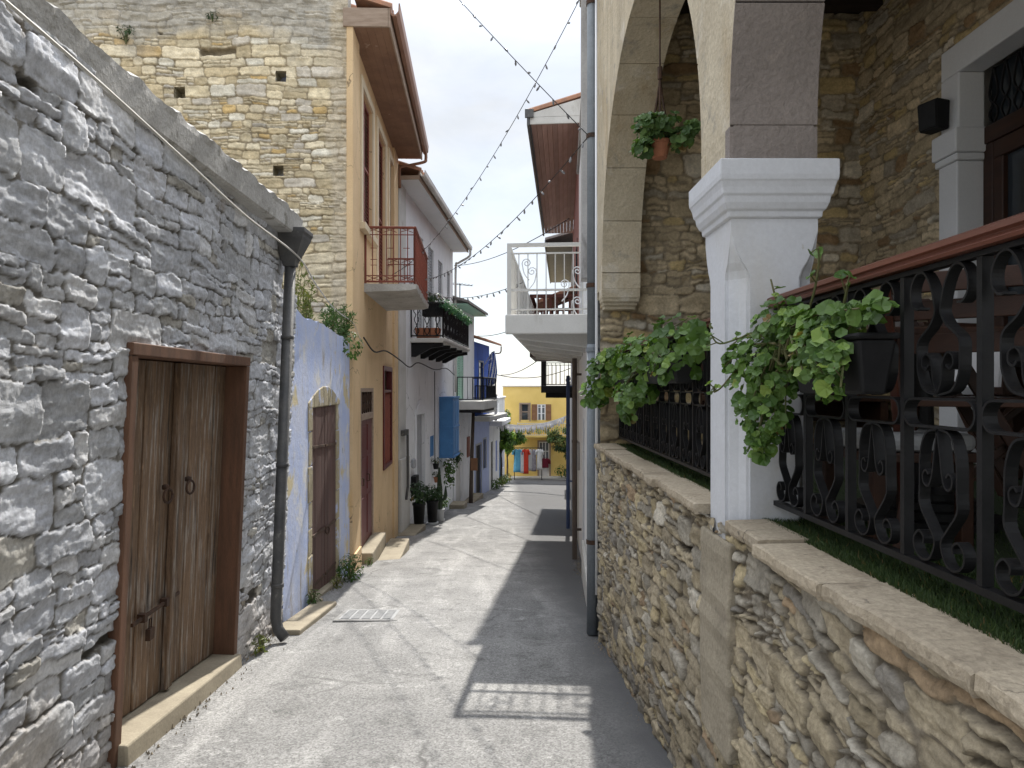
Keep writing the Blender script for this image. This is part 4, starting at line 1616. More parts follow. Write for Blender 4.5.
for k, y in enumerate((36.2, 38.6, 40.4, 42.0)):
    p = LH.T(U(y), .25, rz(y) - .02)
    bush('verge_weed', ['weed tuft by the first blue door of the low white house', 'weed tuft between the openings of the low white house', 'weed tuft by the second door of the low white house', 'weed tuft at the far corner of the low white house'][k], 'weed', p, (.3, .6), .55, 120, .13, [m_leaf_mid, m_leaf_olive][k % 2], 40 + k, group='weeds along the far left wall')

# ================================================================== yellow building closing the lane
yb = thing('yellow_building', 'two storey yellow plastered building closing the end of the lane', 'building', (3.2, 46.2, -4.3))
YT = lambda u, n, z: (u, 46.0 - n, z)
hs = [(1.14, 1.70, -.54, .48), (2.22, 2.76, -.54, .48), (2.33, 3.0, -4.2, -1.95)]
mb = MB(YT)
wall_shell(mb, .0, 7.6, -5., 1.62, hs, .14, 7.)
mb.build('wall', m_yellow, yb)
mb = MB(YT)
mb.box(-.06, 7.7, -.3, .10, 1.623, 1.70)
mb.build('cornice', m_offwhite, yb, bevel=.03)
a, b, c, d = hs[0]
mb = MB(YT)
mb.box(a - .09, a, -.1, .03, c - .08, d + .1)
mb.box(b, b + .09, -.1, .03, c - .08, d + .1)
mb.box(a, b, -.1, .03, d, d + .1)
mb.box(a + .02, a + .09, -.12, -.06, c, d)
mb.box(b - .09, b - .02, -.12, -.06, c, d)
mb.box(a + .09, b - .09, -.12, -.06, c + .5, c + .56)
fr = mb.build('window', m_boardgrey, yb)
pane(YT, a, b, -.125, c, d, m_glass, fr)
a, b, c, d = hs[1]
mb = MB(YT)
mb.box(a, a + .07, -.1, .0, c, d)
mb.box(b - .07, b, -.1, .0, c, d)
mb.box((a + b)/2 - .05, (a + b)/2 + .05, -.1, -.01, c, d)
mb.box(a, b, -.1, -.02, d - .07, d)
for z in (c + .4, c + .8):
    mb.box(a, b, -.09, -.03, z, z + .05)
fr = mb.build('window', m_white2, yb)
pane(YT, a, b, -.11, c, d, m_glass2, fr)
louvre(YT, a - .36, a - .01, .06, c, d, m_brownshut, yb, pitch=.1)
louvre(YT, b + .01, b + .36, .06, c, d, m_brownshut, yb, pitch=.1)
a, b, c, d = hs[2]
mb = MB(YT)
mb.box(a, b, -.12, -.06, c, c + 1.1)
for x in (a, a + .2, a + .4, b - .06):
    mb.box(x, x + .06, -.12, -.05, c + 1.1, d)
for z in (c + 1.1, c + 1.6, d - .06):
    mb.box(a, b, -.12, -.055, z, z + .06)
dr = mb.build('door', m_white2, yb)
pane(YT, a, b, -.125, c + 1.1, d, m_glass2, dr)
mb = MB(YT)
mb.box(a - .1, a - .002, -.02, .04, c, d + .1)
mb.box(b + .002, b + .1, -.02, .04, c, d + .1)
mb.box(a - .002, b + .002, -.02, .04, d + .002, d + .1)
mb.build('frame', m_boardgrey, dr)
mb = MB(YT)
mb.box(.9, 4.4, 0, .8, -1.62, -1.5)
yb_b = mb.build('balcony', m_yellow, yb, bevel=.02)
railing(YT, [(.95, .02), (.95, .76), (4.35, .76), (4.35, .02)], -1.46, -.72, yb_b, m_offwhite, sp=.14, r=.012, post=.022)
mb = MB(YT)
mb.box(.5, 6.5, 0, .7, -4.6, -4.16)
mb.build('step', m_offwhite, yb, bevel=.03)
for k in range(6):
    p = YT(1.15 + k*.58, .5, -1.5)
    bush('balcony_flower', 'flowering plant on the yellow building balcony', 'plant', p, (.3, .22), .6, 80, .14, [m_leaf_bright, m_leaf_mid][k % 2], 60 + k, group='plants on the balcony of the yellow building')
# clothes rack and garments
cr = thing('clothes_rack', 'low dark rail hung with clothes in front of the yellow building', 'clothes rack', (1.6, 44.9, rz(44.9)))
mb = MB()
zr = -2.25
g0 = rz(44.9)
mb.tube([(.60, 44.9, zr), (2.55, 44.9, zr)], .025, 6)
for x in (.72, 2.45):
    mb.tube([(x, 44.9, zr), (x, 44.9, g0 + .05)], .025, 6)
    mb.tube([(x, 44.6, g0 + .03), (x, 45.2, g0 + .03)], .025, 6)
mb.build('rail', m_black, cr)


def garment(x, w, h, colr, label, sleeves=True, y=44.9, z=None, c2=None):
    z = zr - .03 if z is None else z
    t = thing('garment', label, 'garment', (x, y, z), 'clothes hung before the yellow building')
    mm = mat('cloth ' + label[:18], colr, c2 or tuple(q*.85 for q in colr), 7., .95, bmp=.2)
    mb = MB()
    nn = 10
    rgs = []
    for i in range(9):
        f = i/8
        ww = w*(.30 + .2*min(1, f*5)) if f < .2 else w*(.46 + .08*f)
        zz = z - .05 - h*f
        ring_ = []
        for k in range(nn):
            a = 2*math.pi*k/nn
            ring_.append((x + ww*math.cos(a)*(1 + .04*math.sin(3*a + 5*f)), y + (.05 + .05*f)*math.sin(a) + .02*math.sin(4*a), zz + (.04*math.cos(2*a) if f < .1 else 0)))
        rgs.append(ring_)
    mb.ring_strip(rgs)
    if sleeves:
        for s in (-1, 1):
            mb.tube([(x + s*w*.35, y, z - .10), (x + s*w*.62, y, z - .22), (x + s*w*.66, y, z - .40)], .075, 7, .085)
    mb.build('fabric', mm, t, smooth=True)
    mb = MB()
    mb.tube([(x - w*.32, y, z - .08), (x, y, z - .01), (x, y, z + .05)], .008, 4)
    mb.tube([(x + w*.32, y, z - .08), (x, y, z - .01)], .008, 4)
    mb.build('hanger', m_black, t)


garment(.92, .46, 1.45, (.10, .33, .55), 'light blue long shirt at the left end of the clothes rail', c2=(.14, .42, .60))
garment(1.20, .26, 1.5, (.68, .68, .70), 'plain white garment between the blue and the red ones', False)
garment(1.44, .36, 1.55, (.60, .06, .035), 'bright red orange dress in the middle of the rail')
garment(1.72, .26, 1.35, (.45, .44, .44), 'pale grey garment right of the red dress', False)
garment(1.95, .30, 1.4, (.17, .16, .19), 'dark grey patterned dress on the rail', False, c2=(.33, .31, .34))
garment(2.30, .34, 1.3, (.66, .66, .66), 'white shirt at the right end of the rail')
garment(2.72, .44, .62, (.17, .02, .04), 'dark red top hanging on the white door', y=45.85, z=-2.95)


# ---------------------------------------------------------------- trees
def tree(name, label, base, trunk_h, crown, n, L, leafs, seed, group=None, lean=(0, 0)):
    rng = random.Random(seed)
    t = thing(name, label, 'tree', base, group)
    b = Vector(base)
    mb = MB()
    top = b + Vector((lean[0], lean[1], trunk_h))
    mb.tube(smooth_line([b - Vector((0, 0, .2)), b + Vector((.03, .02, trunk_h*.5)), top], 4), .07, 8, .045)
    for c, r, f in crown:
        q = b + Vector(c)
        mb.tube(smooth_line([top - Vector((0, 0, .3)), top.lerp(q, .5) + rvec(rng)*.1, q + rvec(rng)*.1], 3), .035, 6, .012)
        for _ in range(3):
            e = q + Vector((rng.uniform(-1, 1)*r[0], rng.uniform(-1, 1)*r[1], rng.uniform(-.6, 1)*r[2]))*.8
            mb.tube([q, q.lerp(e, .5) + rvec(rng)*.06, e], .014, 4, .006)
    mb.build('trunk', m_bark, t)
    for k, lm in enumerate(leafs):
        mb = MB()
        for c, r, f in crown:
            for _ in range(5):
                d = rvec(rng)
                cc = b + Vector(c) + Vector((d.x*r[0], d.y*r[1], d.z*r[2]))*.75
                leaf_blob(mb, cc, (r[0]*.45, r[1]*.45, r[2]*.42), int(n*f/5/len(leafs)), L, rng, shell=.2)
        mb.build('crown', lm, t, fixn=False)
    return t


tree('street_tree', 'dark green slender tree in front of the low white house', (-.12, 40.6, rz(40.6)), 1.9,
     [((.1, 0, 2.4), (.55, .55, .5), 1.2), ((.0, .0, 3.1), (.55, .6, .55), 1.2), ((.35, .1, 2.75), (.5, .5, .45), 1.), ((.2, 0, 3.7), (.4, .4, .4), .7)], 1500, .14, [m_leaf_mid, m_leaf_bright], 5)
tree('street_tree', 'bright yellow green tree at the left corner of the yellow building', (.25, 44.2, rz(44.2)), 1.7,
     [((.1, 0, 2.3), (.6, .5, .5), 1.2), ((-.1, .0, 3.1), (.5, .5, .6), 1.2), ((-.15, .1, 3.9), (.35, .4, .5), .8), ((.75, .1, 2.7), (.45, .4, .4), .8)], 1300, .15, [m_leaf_bright, m_leaf_mid], 6)
tree('street_tree', 'olive green tree at the right corner of the yellow building', (4.1, 44.4, rz(44.4)), 1.6,
     [((-.3, 0, 2.3), (.7, .6, .5), 1.3), ((.2, .0, 2.8), (.7, .6, .5), 1.2), ((-.9, .1, 2.7), (.5, .4, .35), .8), ((.3, 0, 1.5), (.5, .4, .4), .6)], 1500, .15, [m_leaf_dark, m_leaf_mid, m_leaf_olive], 7)
bush('corner_bush', 'low bush at the foot of the yellow building by the right corner', 'bush', (4.0, 45.3, rz(45.3)), (.7, .4), .9, 260, .14, m_leaf_mid, 71)
# ================================================================== RIGHT: veranda building
vb = thing('veranda_house', 'old stone house with raised arcaded veranda, white pillar and wrought iron railings', 'house', (1.6, 3.2, rz(3.2)))
XF, XI = .87, 1.20
ZC = 1.09


def place_base(u, v, h):
    k = np.clip((1.05 - v)/1.6, 0, 1)
    return .885 + .02*k - h, u, v


pal_t = [(.42, .355, .245, 4), (.37, .315, .225, 4), (.45, .375, .235, 2), (.34, .31, .255, 3), (.49, .45, .375, 1.2), (.34, .25, .16, .6), (.25, .23, .20, 1.4)]


def tint_base(u, v, col, s):
    low = sstep(.5 - (v - rz(u)) + .3*fbm(u*2, v*2, 191, 3), -.2, .5)[..., None]
    return col*(1-low*.5) + col*np.array([.72, .70, .68])*low*.5


for (ya_, yb_, du_, dv_) in ((.7, 2.90, .0065, .0055), (2.90, 6.60, .0105, .0075)):
    stone_wall('base_wall', vb, m_tan, (ya_, yb_), (-1.0, 1.06), du_, dv_, place_base, 41 + int(ya_), pal_t, (.17, .145, .11), depth=.020, joint=.007, hr=(.04, .125), ar=(.8, 2.8), split=.5,
               rough=.0015, warp=(.07, .011), facet=.008, fine=.0025, strata=.004, flush=(.001, .004), tilt=.3, missing=.02, keep=lambda u, v: v > rz(u) - .12, tint=tint_base)
mb = MB()
mb.box(.93, 3.6, -1.2, 6.58, -1.3, 1.045)
mb.build('base_core', m_concrete, vb)
# rough stone pier below the white pillar
mb = MB()
rgs = []
rng = random.Random(9)
for i in range(15):
    z = .16 + (1.0 - .16)*i/14
    x = .852
    j = rng.uniform(-.006, .006)
    rgs.append([(x + j, 2.70 + rng.uniform(-.015, .015), z), (.95, 2.70, z), (.95, 3.07, z), (x + j, 3.08 + rng.uniform(-.02, .02), z)])
mb.ring_strip(rgs)
mb.build('pillar_footing', mat('rough footing stone', (.36, .315, .24), (.28, .245, .185), 4., .92, bmp=.7, bscale=26, bdist=.012, patches=[((.22, .19, .15), .6, .74, 3., None)], fine=.25), vb, bevel=.01)


# coping slabs
def coping(y0, y1, rng):
    mb = MB()
    y = y0
    while y < y1 - .1:
        L = min(rng.uniform(.34, .62), y1 - y)
        if y1 - y - L < .15:
            L = y1 - y
        n = 26
        rgs = []
        dz = rng.uniform(-.006, .006)
        off = rng.uniform(-.012, .012)
        for i in range(n + 1):
            t = y + .003 + (L - .006)*i/n
            j = off + .011*float(fbm(np.array(t*7.), np.array(.4), 401, 4)) - (.012*rng.random() if i in (0, n) else 0)
            rgs.append([(1.01, t, ZC - .043 + dz), (.842 + j, t, ZC - .045 + dz), (.836 + j, t, ZC - .03 + dz + rng.uniform(-.006, .006)), (.838 + j, t, ZC - .005 + dz), (.846 + j*1.2, t, ZC + dz + rng.uniform(-.002, .001)), (1.01, t, ZC + .003 + dz)])
        mb.ring_strip(rgs)
        y += L
    return mb.build('coping', m_coping, vb)


coping(-1.2, 2.705, random.Random(2))
coping(3.075, 6.36, random.Random(5))

# white pillar with ogee stopped chamfers
Y0, Y1, X0, X1 = 2.72, 3.06, .873, 1.207


def pillar_ring(z, ch, inset=0.):
    a, b, c, d = X0 + inset, X1 - inset, Y0 + inset, Y1 - inset
    e = ch
    f = ch*.45
    pts = []
    for (x, y, sx, sy) in ((a, c, 1, 1), (b, c, -1, 1), (b, d, -1, -1), (a, d, 1, -1)):
        # three-step chamfer: fillet, hollow face, fillet
        seg = [(x + sx*e*p, y + sy*e*q) for p, q in ((0, 1), (.16, 1.), (.18, .86), (.34, .76), (.60, .60), (.76, .34), (.86, .18), (1., .16), (1., 0))]
        if (sx, sy) in ((-1, 1), (1, -1)):
            seg = seg[::-1]
        pts += seg
    return [(x, y, z) for x, y in pts]


mb = MB()
zs = [1.0, 1.02, 1.4, 1.9, 2.02, 2.05, 2.08, 2.11, 2.14, 2.17, 2.2, 2.27]
cs = [.074, .074, .074, .074, .074, .064, .044, .030, .018, .010, .001, .001]
mb.ring_strip([pillar_ring(z, c) for z, c in zip(zs, cs)])
pl = mb.build('pillar', m_pillar, vb)
mb = MB()
def cap_ring(z, o): return [(X0 - o, Y0 - o, z), (X1 + o, Y0 - o, z), (X1 + o, Y1 + o, z), (X0 - o, Y1 + o, z)]
prof = [(2.245, .002), (2.25, .012), (2.272, .014), (2.276, .022), (2.30, .032), (2.325, .036), (2.33, .042), (2.355, .046), (2.375, .052), (2.382, .056), (2.40, .058), (2.455, .058), (2.46, .054)]
mb.ring_strip([cap_ring(z, o) for z, o in prof])
mb.build('capital', m_pillar, pl, bevel=.004)

# arcade wall with two round arches
RA, ZA = 1.56, 2.60
C1, C2 = 4.66, 1.16
ZT = 5.32


def arch_z(y):
    for c in (C1, C2):
        if abs(y - c) < RA:
            return ZA + math.sqrt(max(0, RA*RA - (y - c)**2))
    return None


mb = MB()
# street face and inner face columns above each arch, plus intrados rings
YE, YS = 6.56, -1.2
ya = [YS, C2 - RA]
cols = []
def span(c):
    return [c - RA*math.cos(math.pi*k/48) for k in range(49)]
SEG = [('solid', YS, C2 - RA)] + [('arch', a, b) for a, b in zip(span(C2)[:-1], span(C2)[1:])] + [('solid', C2 + RA, C1 - RA)] + [('arch', a, b) for a, b in zip(span(C1)[:-1], span(C1)[1:])] + [('solid', C1 + RA, YE)]
def low(y): return 2.462
for kind, a, b in SEG:
    if kind == 'solid':
        za = zb = 2.462 if a > YS + .1 else 2.3
    else:
        c = C2 if b < 2.73 else C1
        za = ZA + math.sqrt(max(0, RA*RA - (a - c)**2))
        zb = ZA + math.sqrt(max(0, RA*RA - (b - c)**2))
    for x in (XF, XI):
        mb.face([(x, a, za), (x, b, zb), (x, b, ZT), (x, a, ZT)])
    mb.face([(XF, a, ZT), (XF, b, ZT), (XI, b, ZT), (XI, a, ZT)])
for y in (YS, YE):
    mb.face([(XF, y, 2.4), (XI, y, 2.4), (XI, y, ZT), (XF, y, ZT)])
mb.build('arcade_wall', m_ashlar, vb)
# voussoir soffits: separate cut blocks lining each arch
def soffit(c, material, sides, seed):
    rng = random.Random(seed)
    mb = MB()
    A = [math.pi*k/11 for k in range(12)]
    for k in range(11):
        a0, a1 = A[k] + .0015, A[k+1] - .0015
        n = 5
        rgs = []
        t = rng.uniform(0, .004)
        for i in range(n + 1):
            a = a0 + (a1 - a0)*i/n
            r0, r1 = RA - .004 - t, RA + .05
            ca, sa = math.cos(a), math.sin(a)
            rgs.append([(XF - .004, c - r0*ca, ZA + r0*sa), (XI + .004, c - r0*ca, ZA + r0*sa), (XI - .02, c - r1*ca, ZA + r1*sa), (XF + .02, c - r1*ca, ZA + r1*sa)])
        mb.ring_strip(rgs)
    for s in sides:
        y = c + s*RA
        z = 2.464
        mb.box(XF - .004, XI + .004, min(y - s*.004, y + s*.05), max(y - s*.004, y + s*.05), z, ZA - .003)
    return mb.build('arch_soffit', material, vb, bevel=.003)


soffit(C1, m_ashlar, (-1, 1), 3)
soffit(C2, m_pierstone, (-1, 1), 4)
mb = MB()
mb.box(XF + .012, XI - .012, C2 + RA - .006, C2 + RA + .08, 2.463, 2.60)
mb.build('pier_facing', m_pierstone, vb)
# corbel carrying the far end of the arch
mb = MB()
yc = C1 + RA
def cr_(z, o): return [(XF - .004, yc - .004 - o*0 + .0, z), (XI + .004 - (.05 - o)*.6, yc - .004 + (.05 - o), z), (XI - .02, 6.42, z), (XF - .004, 6.42, z)]
mb.ring_strip([[(XF - .006 + (.06 - o)*.5, yc - o + .045, z), (XI + .004 - (.06 - o)*.6, yc - o + .045, z), (XI + .004 - (.06 - o)*.6, 6.40, z), (XF - .006 + (.06 - o)*.5, 6.40, z)] for z, o in ((2.285, .0), (2.31, .004), (2.32, .022), (2.34, .026), (2.35, .044), (2.375, .048), (2.385, .055), (2.462, .055))])
mb.build('corbel', m_ashlar, vb, bevel=.004)


# end wall and back wall of the veranda
def place_end(u, v, h): return u, 6.40 - h, v
def place_back(u, v, h): return 3.22 - h, u, v


pal_d = [(.56, .46, .31, 4), (.49, .40, .265, 4), (.54, .42, .22, 2), (.42, .37, .29, 2), (.62, .56, .45, 1.2), (.30, .20, .11, 1)]
stone_wall('end_wall', vb, m_dim, (.875, 3.24), (1.0, 4.97), .013, .011, place_end, 51, pal_d, (.28, .23, .16), depth=.018, joint=.014, rough=.004, strata=.004,
           hr=(.08, .19), ar=(1., 2.6), split=.45, warp=(.05, .016))
stone_wall('back_wall', vb, m_dim, (1.2, 6.42), (1.0, 4.97), .0135, .0105, place_back, 57, pal_d, (.25, .205, .14), depth=.020, joint=.012, rough=.004, strata=.004,
           hr=(.06, .15), ar=(1.2, 3.6), split=.45, warp=(.045, .012), keep=lambda u, v: ~((u > 3.30) & (u < 5.06) & (v < 3.86)))
mb = MB()
mb.box(.90, 3.6, 6.44, 6.56, -1.4, 5.30)
mb.box(3.27, 3.6, 5.10, 6.435, .9, 5.30)
mb.box(3.27, 3.6, -1.2, 3.27, .9, 5.30)
mb.box(3.27, 3.6, 3.27, 5.10, 3.92, 5.30)
mb.box(3.62, 8.0, -1.2, 6.56, -1.5, 5.30)
mb.build('masonry_core', m_offwhite, vb)
mb = MB()
for k in range(16):
    y0 = -1.2 + k*.485
    mb.box(1.205, 3.215, y0, y0 + .478, 4.955, 4.985)
for k in range(9):
    y0 = -.9 + k*.86
    mb.box(1.205, 3.2, y0, y0 + .11, 4.82, 4.954)
mb.build('ceiling', m_ceil, vb)
mb = MB()
mb.box(.80, 8.1, -1.3, 6.58, 5.325, 5.45)
mb.build('roof_slab', m_offwhite, vb, bevel=.02)
# white door surround
mb = MB()
A, B, Z1 = 3.42, 4.95, 3.80
mb.box(3.165, 3.36, B, B + .21, 1.0, 3.18)
mb.box(3.175, 3.36, B, B + .20, 3.41, Z1)
mb.box(3.165, 3.36, A - .21, A, 1.0, 3.18)
mb.box(3.175, 3.36, A - .20, A, 3.41, Z1)
mb.box(3.175, 3.36, A - .20, B + .20, Z1 + .002, Z1 + .21)
sd = mb.build('door_surround', m_white2, vb, bevel=.01)
for y0, y1 in ((B - .03, B + .25), (A - .25, A + .03)):
    mb = MB()
    mb.box(3.135, 3.36, y0, y1, 3.235, 3.408)
    mb.box(3.150, 3.36, y0 + .015, y1 - .015, 3.182, 3.233)
    mb.build('impost', m_white2, sd, bevel=.012)
# glazed door and barred fanlight
mb = MB()
for y in (A, B - .10):
    mb.box(3.345, 3.42, y, y + .10, 1.09, 3.28)
mb.box(3.335, 3.43, A, B, 3.28, 3.40)
mb.box(3.345, 3.42, (A + B)/2 - .06, (A + B)/2 + .06, 1.09, 3.28)
for y0, y1 in ((A + .10, (A + B)/2 - .06), ((A + B)/2 + .06, B - .10)):
    for z0, z1 in ((1.09, 1.32), (1.85, 1.98), (3.16, 3.28)):
        mb.box(3.35, 3.415, y0, y1, z0, z1)
    mb.box(3.35, 3.415, y0, y0 + .09, 1.32, 3.16)
    mb.box(3.35, 3.415, y1 - .09, y1, 1.32, 3.16)
dr = mb.build('door', m_darkwood, vb, bevel=.008)
mb = MB()
mb.box(3.385, 3.395, A + .05, B - .05, 1.3, 3.2)
mb.build('pane', m_glass, dr)
mb = MB()
mb.box(3.42, 3.43, A - .02, B + .02, 3.40, Z1 + .02)
fl_ = mb.build('fanlight', m_glass, vb)
mb = MB()
for k in range(13):
    y = A + .06 + k*(B - A - .12)/12
    mb.strap(smooth_line([(y, 3.40), (y + .04, 3.50), (y - .04, 3.62), (y, 3.80)], 5), .012, .012, 3.38)
    mb.strap(smooth_line([(y, 3.40), (y - .04, 3.50), (y + .04, 3.62), (y, 3.80)], 5), .012, .012, 3.38)
mb.build('grille', m_iron, fl_)

# turf over the veranda floor
t = MB()
t.box(1.005, 3.2, -1.2, 6.38, 1.046, 1.082)
o = t.build('artificial_turf', m_turf)
o['kind'] = 'stuff'
tag(o, 'green artificial turf covering the raised veranda floor', 'turf')
rng = random.Random(8)
mb = MB()
for _ in range(36000):
    near = rng.random() < .75
    y = rng.uniform(.9, 2.9) if rng.random() < .6 else rng.uniform(2.9, 6.36)
    x = 1.0 + (rng.random()**2)*(.4 if near else 2.1)
    h = rng.uniform(.012, .026)
    a = rng.uniform(0, 6.28)
    w = .0028
    tip = (x + rng.uniform(-.014, .010), y + rng.uniform(-.012, .012), 1.08 + h)
    mb.Fc.append([mb.pt((x + w*math.cos(a), y + w*math.sin(a), 1.079)), mb.pt((x - w*math.cos(a), y - w*math.sin(a), 1.079)), mb.pt(tip)])
bl = mb.build('turf_blades', m_grass, fixn=False)
bl['kind'] = 'stuff'
attach(bl, o)

# ---------------------------------------------------------------- wrought iron railings
XR = 1.05


def scroll_panel(mb, yc, w, x, zl=1.165, zh=1.895):
    s0 = w/.29
    H = (zh - zl)/.73

    def tr(pts, sgn, z0):
        return [(yc + sgn*a*s0, z0 + z*H) for a, z in pts]
    up = [(.070, -.100), (.088, -.100), (.106, -.080), (.106, -.045), (.086, -.016), (.056, -.014), (.030, -.045), (.013, -.095), (.012, -.120), (.034, -.150), (.076, -.182), (.080, -.225), (.076, -.265), (.052, -.302), (.0, -.315)]
    upc = [(.0, -.312), (.016, -.28), (.022, -.235), (.038, -.214), (.056, -.222), (.058, -.243), (.044, -.252), (.034, -.242)]
    lo = [(.0, .335), (.046, .322), (.068, .27), (.070, .19), (.070, .145), (.036, .100), (.012, .065), (.028, .022), (.060, .010), (.090, .028), (.094, .058), (.074, .078), (.055, .066), (.056, .050)]
    loc = [(.0, .333), (.010, .28), (.020, .22), (.034, .195), (.052, .200), (.056, .220), (.044, .232), (.033, .222)]
    for sg in (-1, 1):
        mb.strap(smooth_line(tr(up, sg, zh), 4), .027, .0055, x)
        mb.strap(smooth_line(tr(upc, sg, zh), 4), .030, .005, x)
        mb.strap(smooth_line(tr(lo, sg, zl), 4), .027, .0055, x)
        mb.strap(smooth_line(tr(loc, sg, zl), 4), .030, .005, x)
    # flat oval between the two motifs
    ov = []
    a, b, zc, hh = yc - w/2 + .012, yc + w/2 - .012, zl + .372*H, .034*H
    for k in range(13):
        t_ = math.pi/2 + math.pi*k/12
        ov.append((a + hh + hh*math.cos(t_), zc + hh*math.sin(t_)))
    for k in range(13):
        t_ = -math.pi/2 + math.pi*k/12
        ov.append((b - hh + hh*math.cos(t_), zc + hh*math.sin(t_)))
    ov.append(ov[0])
    mb.strap(ov, .032, .006, x)


def iron_railing(name, ya, yb_, n):
    w = (yb_ - ya)/n
    mb = MB()
    mb.box(XR - .014, XR + .014, ya, yb_, 1.148, 1.166)
    mb.box(XR - .014, XR + .014, ya, yb_, 1.885, 1.897)
    root = mb.build(name, m_iron, vb)
    mb = MB()
    yy = [ya, yb_]
    P = [(-.034, 1.900), (.034, 1.900), (.037, 1.908), (.030, 1.916), (.030, 1.920), (.040, 1.924), (.038, 1.938), (.02, 1.946), (-.02, 1.946), (-.038, 1.938), (-.040, 1.924), (-.030, 1.920), (-.030, 1.916), (-.037, 1.908)]
    mb.ring_strip([[(XR + x, y, z) for x, z in P] for y in yy])
    mb.build('handrail', m_handrail, root)
    for k in range(n + 1):
        y = ya + k*w
        mb = MB()
        mb.box(XR - .013, XR + .013, y - .009, y + .009, 1.167, 1.884)
        mb.build('upright', m_iron, root)
    for k in range(n):
        mb = MB()
        scroll_panel(mb, ya + (k + .5)*w, w, XR)
        mb.build('scroll_panel', m_iron, root)
    for y in (ya + .0, yb_):
        pass
    return root


iron_railing('near_railing', -.247, 2.741, 10)
iron_railing('far_railing', 3.065, 6.34, 12)
mb = MB()
mb.tube([(XR, 2.715, 1.157), (XR - .02, 2.66, 1.157)], .016, 8)

# ---------------------------------------------------------------- drainpipe on the corner
dpz = thing('drainpipe', 'blue grey round drainpipe running down the corner of the veranda house', 'drainpipe', (.838, 6.66, rz(6.66)))
mb = MB()
px = .838
mb.tube([(px, 6.66, rz(6.66) + .02), (px, 6.66, 2.0)], .052, 16)
mb.tube([(px, 6.66, 2.0), (px, 6.66, 6.2)], .049, 16)
mb.build('shaft', m_pipe, dpz, smooth=True)
for z in (.15, 1.95, 2.55, 3.95, 5.2):
    mb = MB()
    mb.tube([(px, 6.66, z - .02), (px, 6.66, z + .02)], .058, 16)
    mb.box(px, px + .08, 6.64, 6.68, z - .012, z + .012)
    mb.build('bracket', m_pipe if z in (1.95,) else m_rustiron, dpz)
mb = MB()
mb.tube([(px + .03, 6.585, rz(6.6) + .4), (px + .03, 6.585, 5.3)], .014, 8)
tag(mb.build('conduit', m_white2, origin=(px + .03, 6.585, .5), smooth=True), 'thin white conduit beside the blue grey drainpipe', 'conduit')

# ================================================================== white house on the right
RH = Facade((.885, 6.72), (1.55, 14.50), right=True)
rh = thing('white_balcony_house', 'narrow white house with a long white concrete balcony over the lane', 'house', (1.2, 10., rz(10.)))
U = RH.at
mb = MB(RH.T)
hs = [(U(9.3), U(10.4), 2.78, 5.0), (U(12.0), U(13.0), 2.78, 5.0), (U(10.6), U(11.6), -2., 1.1)]
wall_shell(mb, 0, RH.L, -2.5, 5.93, hs, .16, 6.)
mb.build('wall', m_white, rh)
for k, (a, b, c, d) in enumerate(hs):
    m = (a + b)/2
    for x0, x1 in ((a + .02, m - .005), (m + .005, b - .02)):
        louvre(RH.T, x0, x1, -.05, c + .02, d - .02, m_greyshut if k < 2 else m_rustpole, rh, 'shutter' if k < 2 else 'door_leaf', pitch=.07)
mb = MB(RH.T)
mb.box(U(7.82), U(8.12), -.05, .115, 2.8, 5.95)
mb.box(U(7.80), U(8.14), -.05, .13, 5.952, 6.02)
mb.build('party_pier', m_greyplaster, rh, bevel=.01)
mb = MB(RH.T)
mb.box(-.02, RH.L, -6., .05, 5.935, 6.03)
mb.build('cornice', m_greyplaster, rh, bevel=.02)
mb = MB(RH.T)
mb.box(0.12, U(10.4), .0, .05, -2., rz(8.) + .25)
mb.build('plinth', m_offwhite, rh, bevel=.01)
# balcony: deep slab on cross beams with solid street-side panel and ironwork at the near end
b0, b1 = U(8.2), U(15.6)  # balcony run
mb = MB(RH.T)
mb.box(b0, b1, 0, .92, 2.36, 2.44)
mb.box(b0 - .002, b0 + .10, -.0, .99, 2.22, 2.445)
mb.box(b0 + .102, b1, .922, .99, 2.29, 2.445)
m_balc = mat('aged white paint', (.64, .63, .60), (.56, .55, .52), 2., .85, bmp=.2, patches=[((.42, .40, .36), .64, .76, 3., (1, 1, .4))], fine=.06)
bal = mb.build('balcony', m_balc, rh, bevel=.012)
for k in range(6):
    u = b0 + .75 + k*(b1 - b0 - .9)/5
    mb = MB(RH.T)
    mb.hexa([(u, 0, 2.10), (u + .16, 0, 2.10), (u + .16, .92, 2.22), (u, .92, 2.22)], [(u, 0, 2.357), (u + .16, 0, 2.357), (u + .16, .918, 2.357), (u, .918, 2.357)])
    mb.build('cross_beam', m_offwhite, bal, bevel=.01)
mb = MB(RH.T)
mb.box(b0 + .02, b0 + .07, .02, .97, 3.24, 3.28)           # near end top rail
mb.box(b0 + .02, b0 + .07, .92, .97, 2.446, 3.24)
mb.box(b0 + .03, b0 + .06, .04, .918, 2.72, 2.745)
mb.box(b0 + .03, b0 + .06, .04, .918, 2.50, 2.515)
mb.box(b0 + .03, b0 + .06, .04, .918, 3.155, 3.17)
for k in range(8):
    n = .09 + k*.106
    mb.box(b0 + .038, b0 + .052, n - .006, n + .006, 2.446, 3.156)
railn = mb.build('end_railing', m_balc, bal)
mb = MB(RH.T)
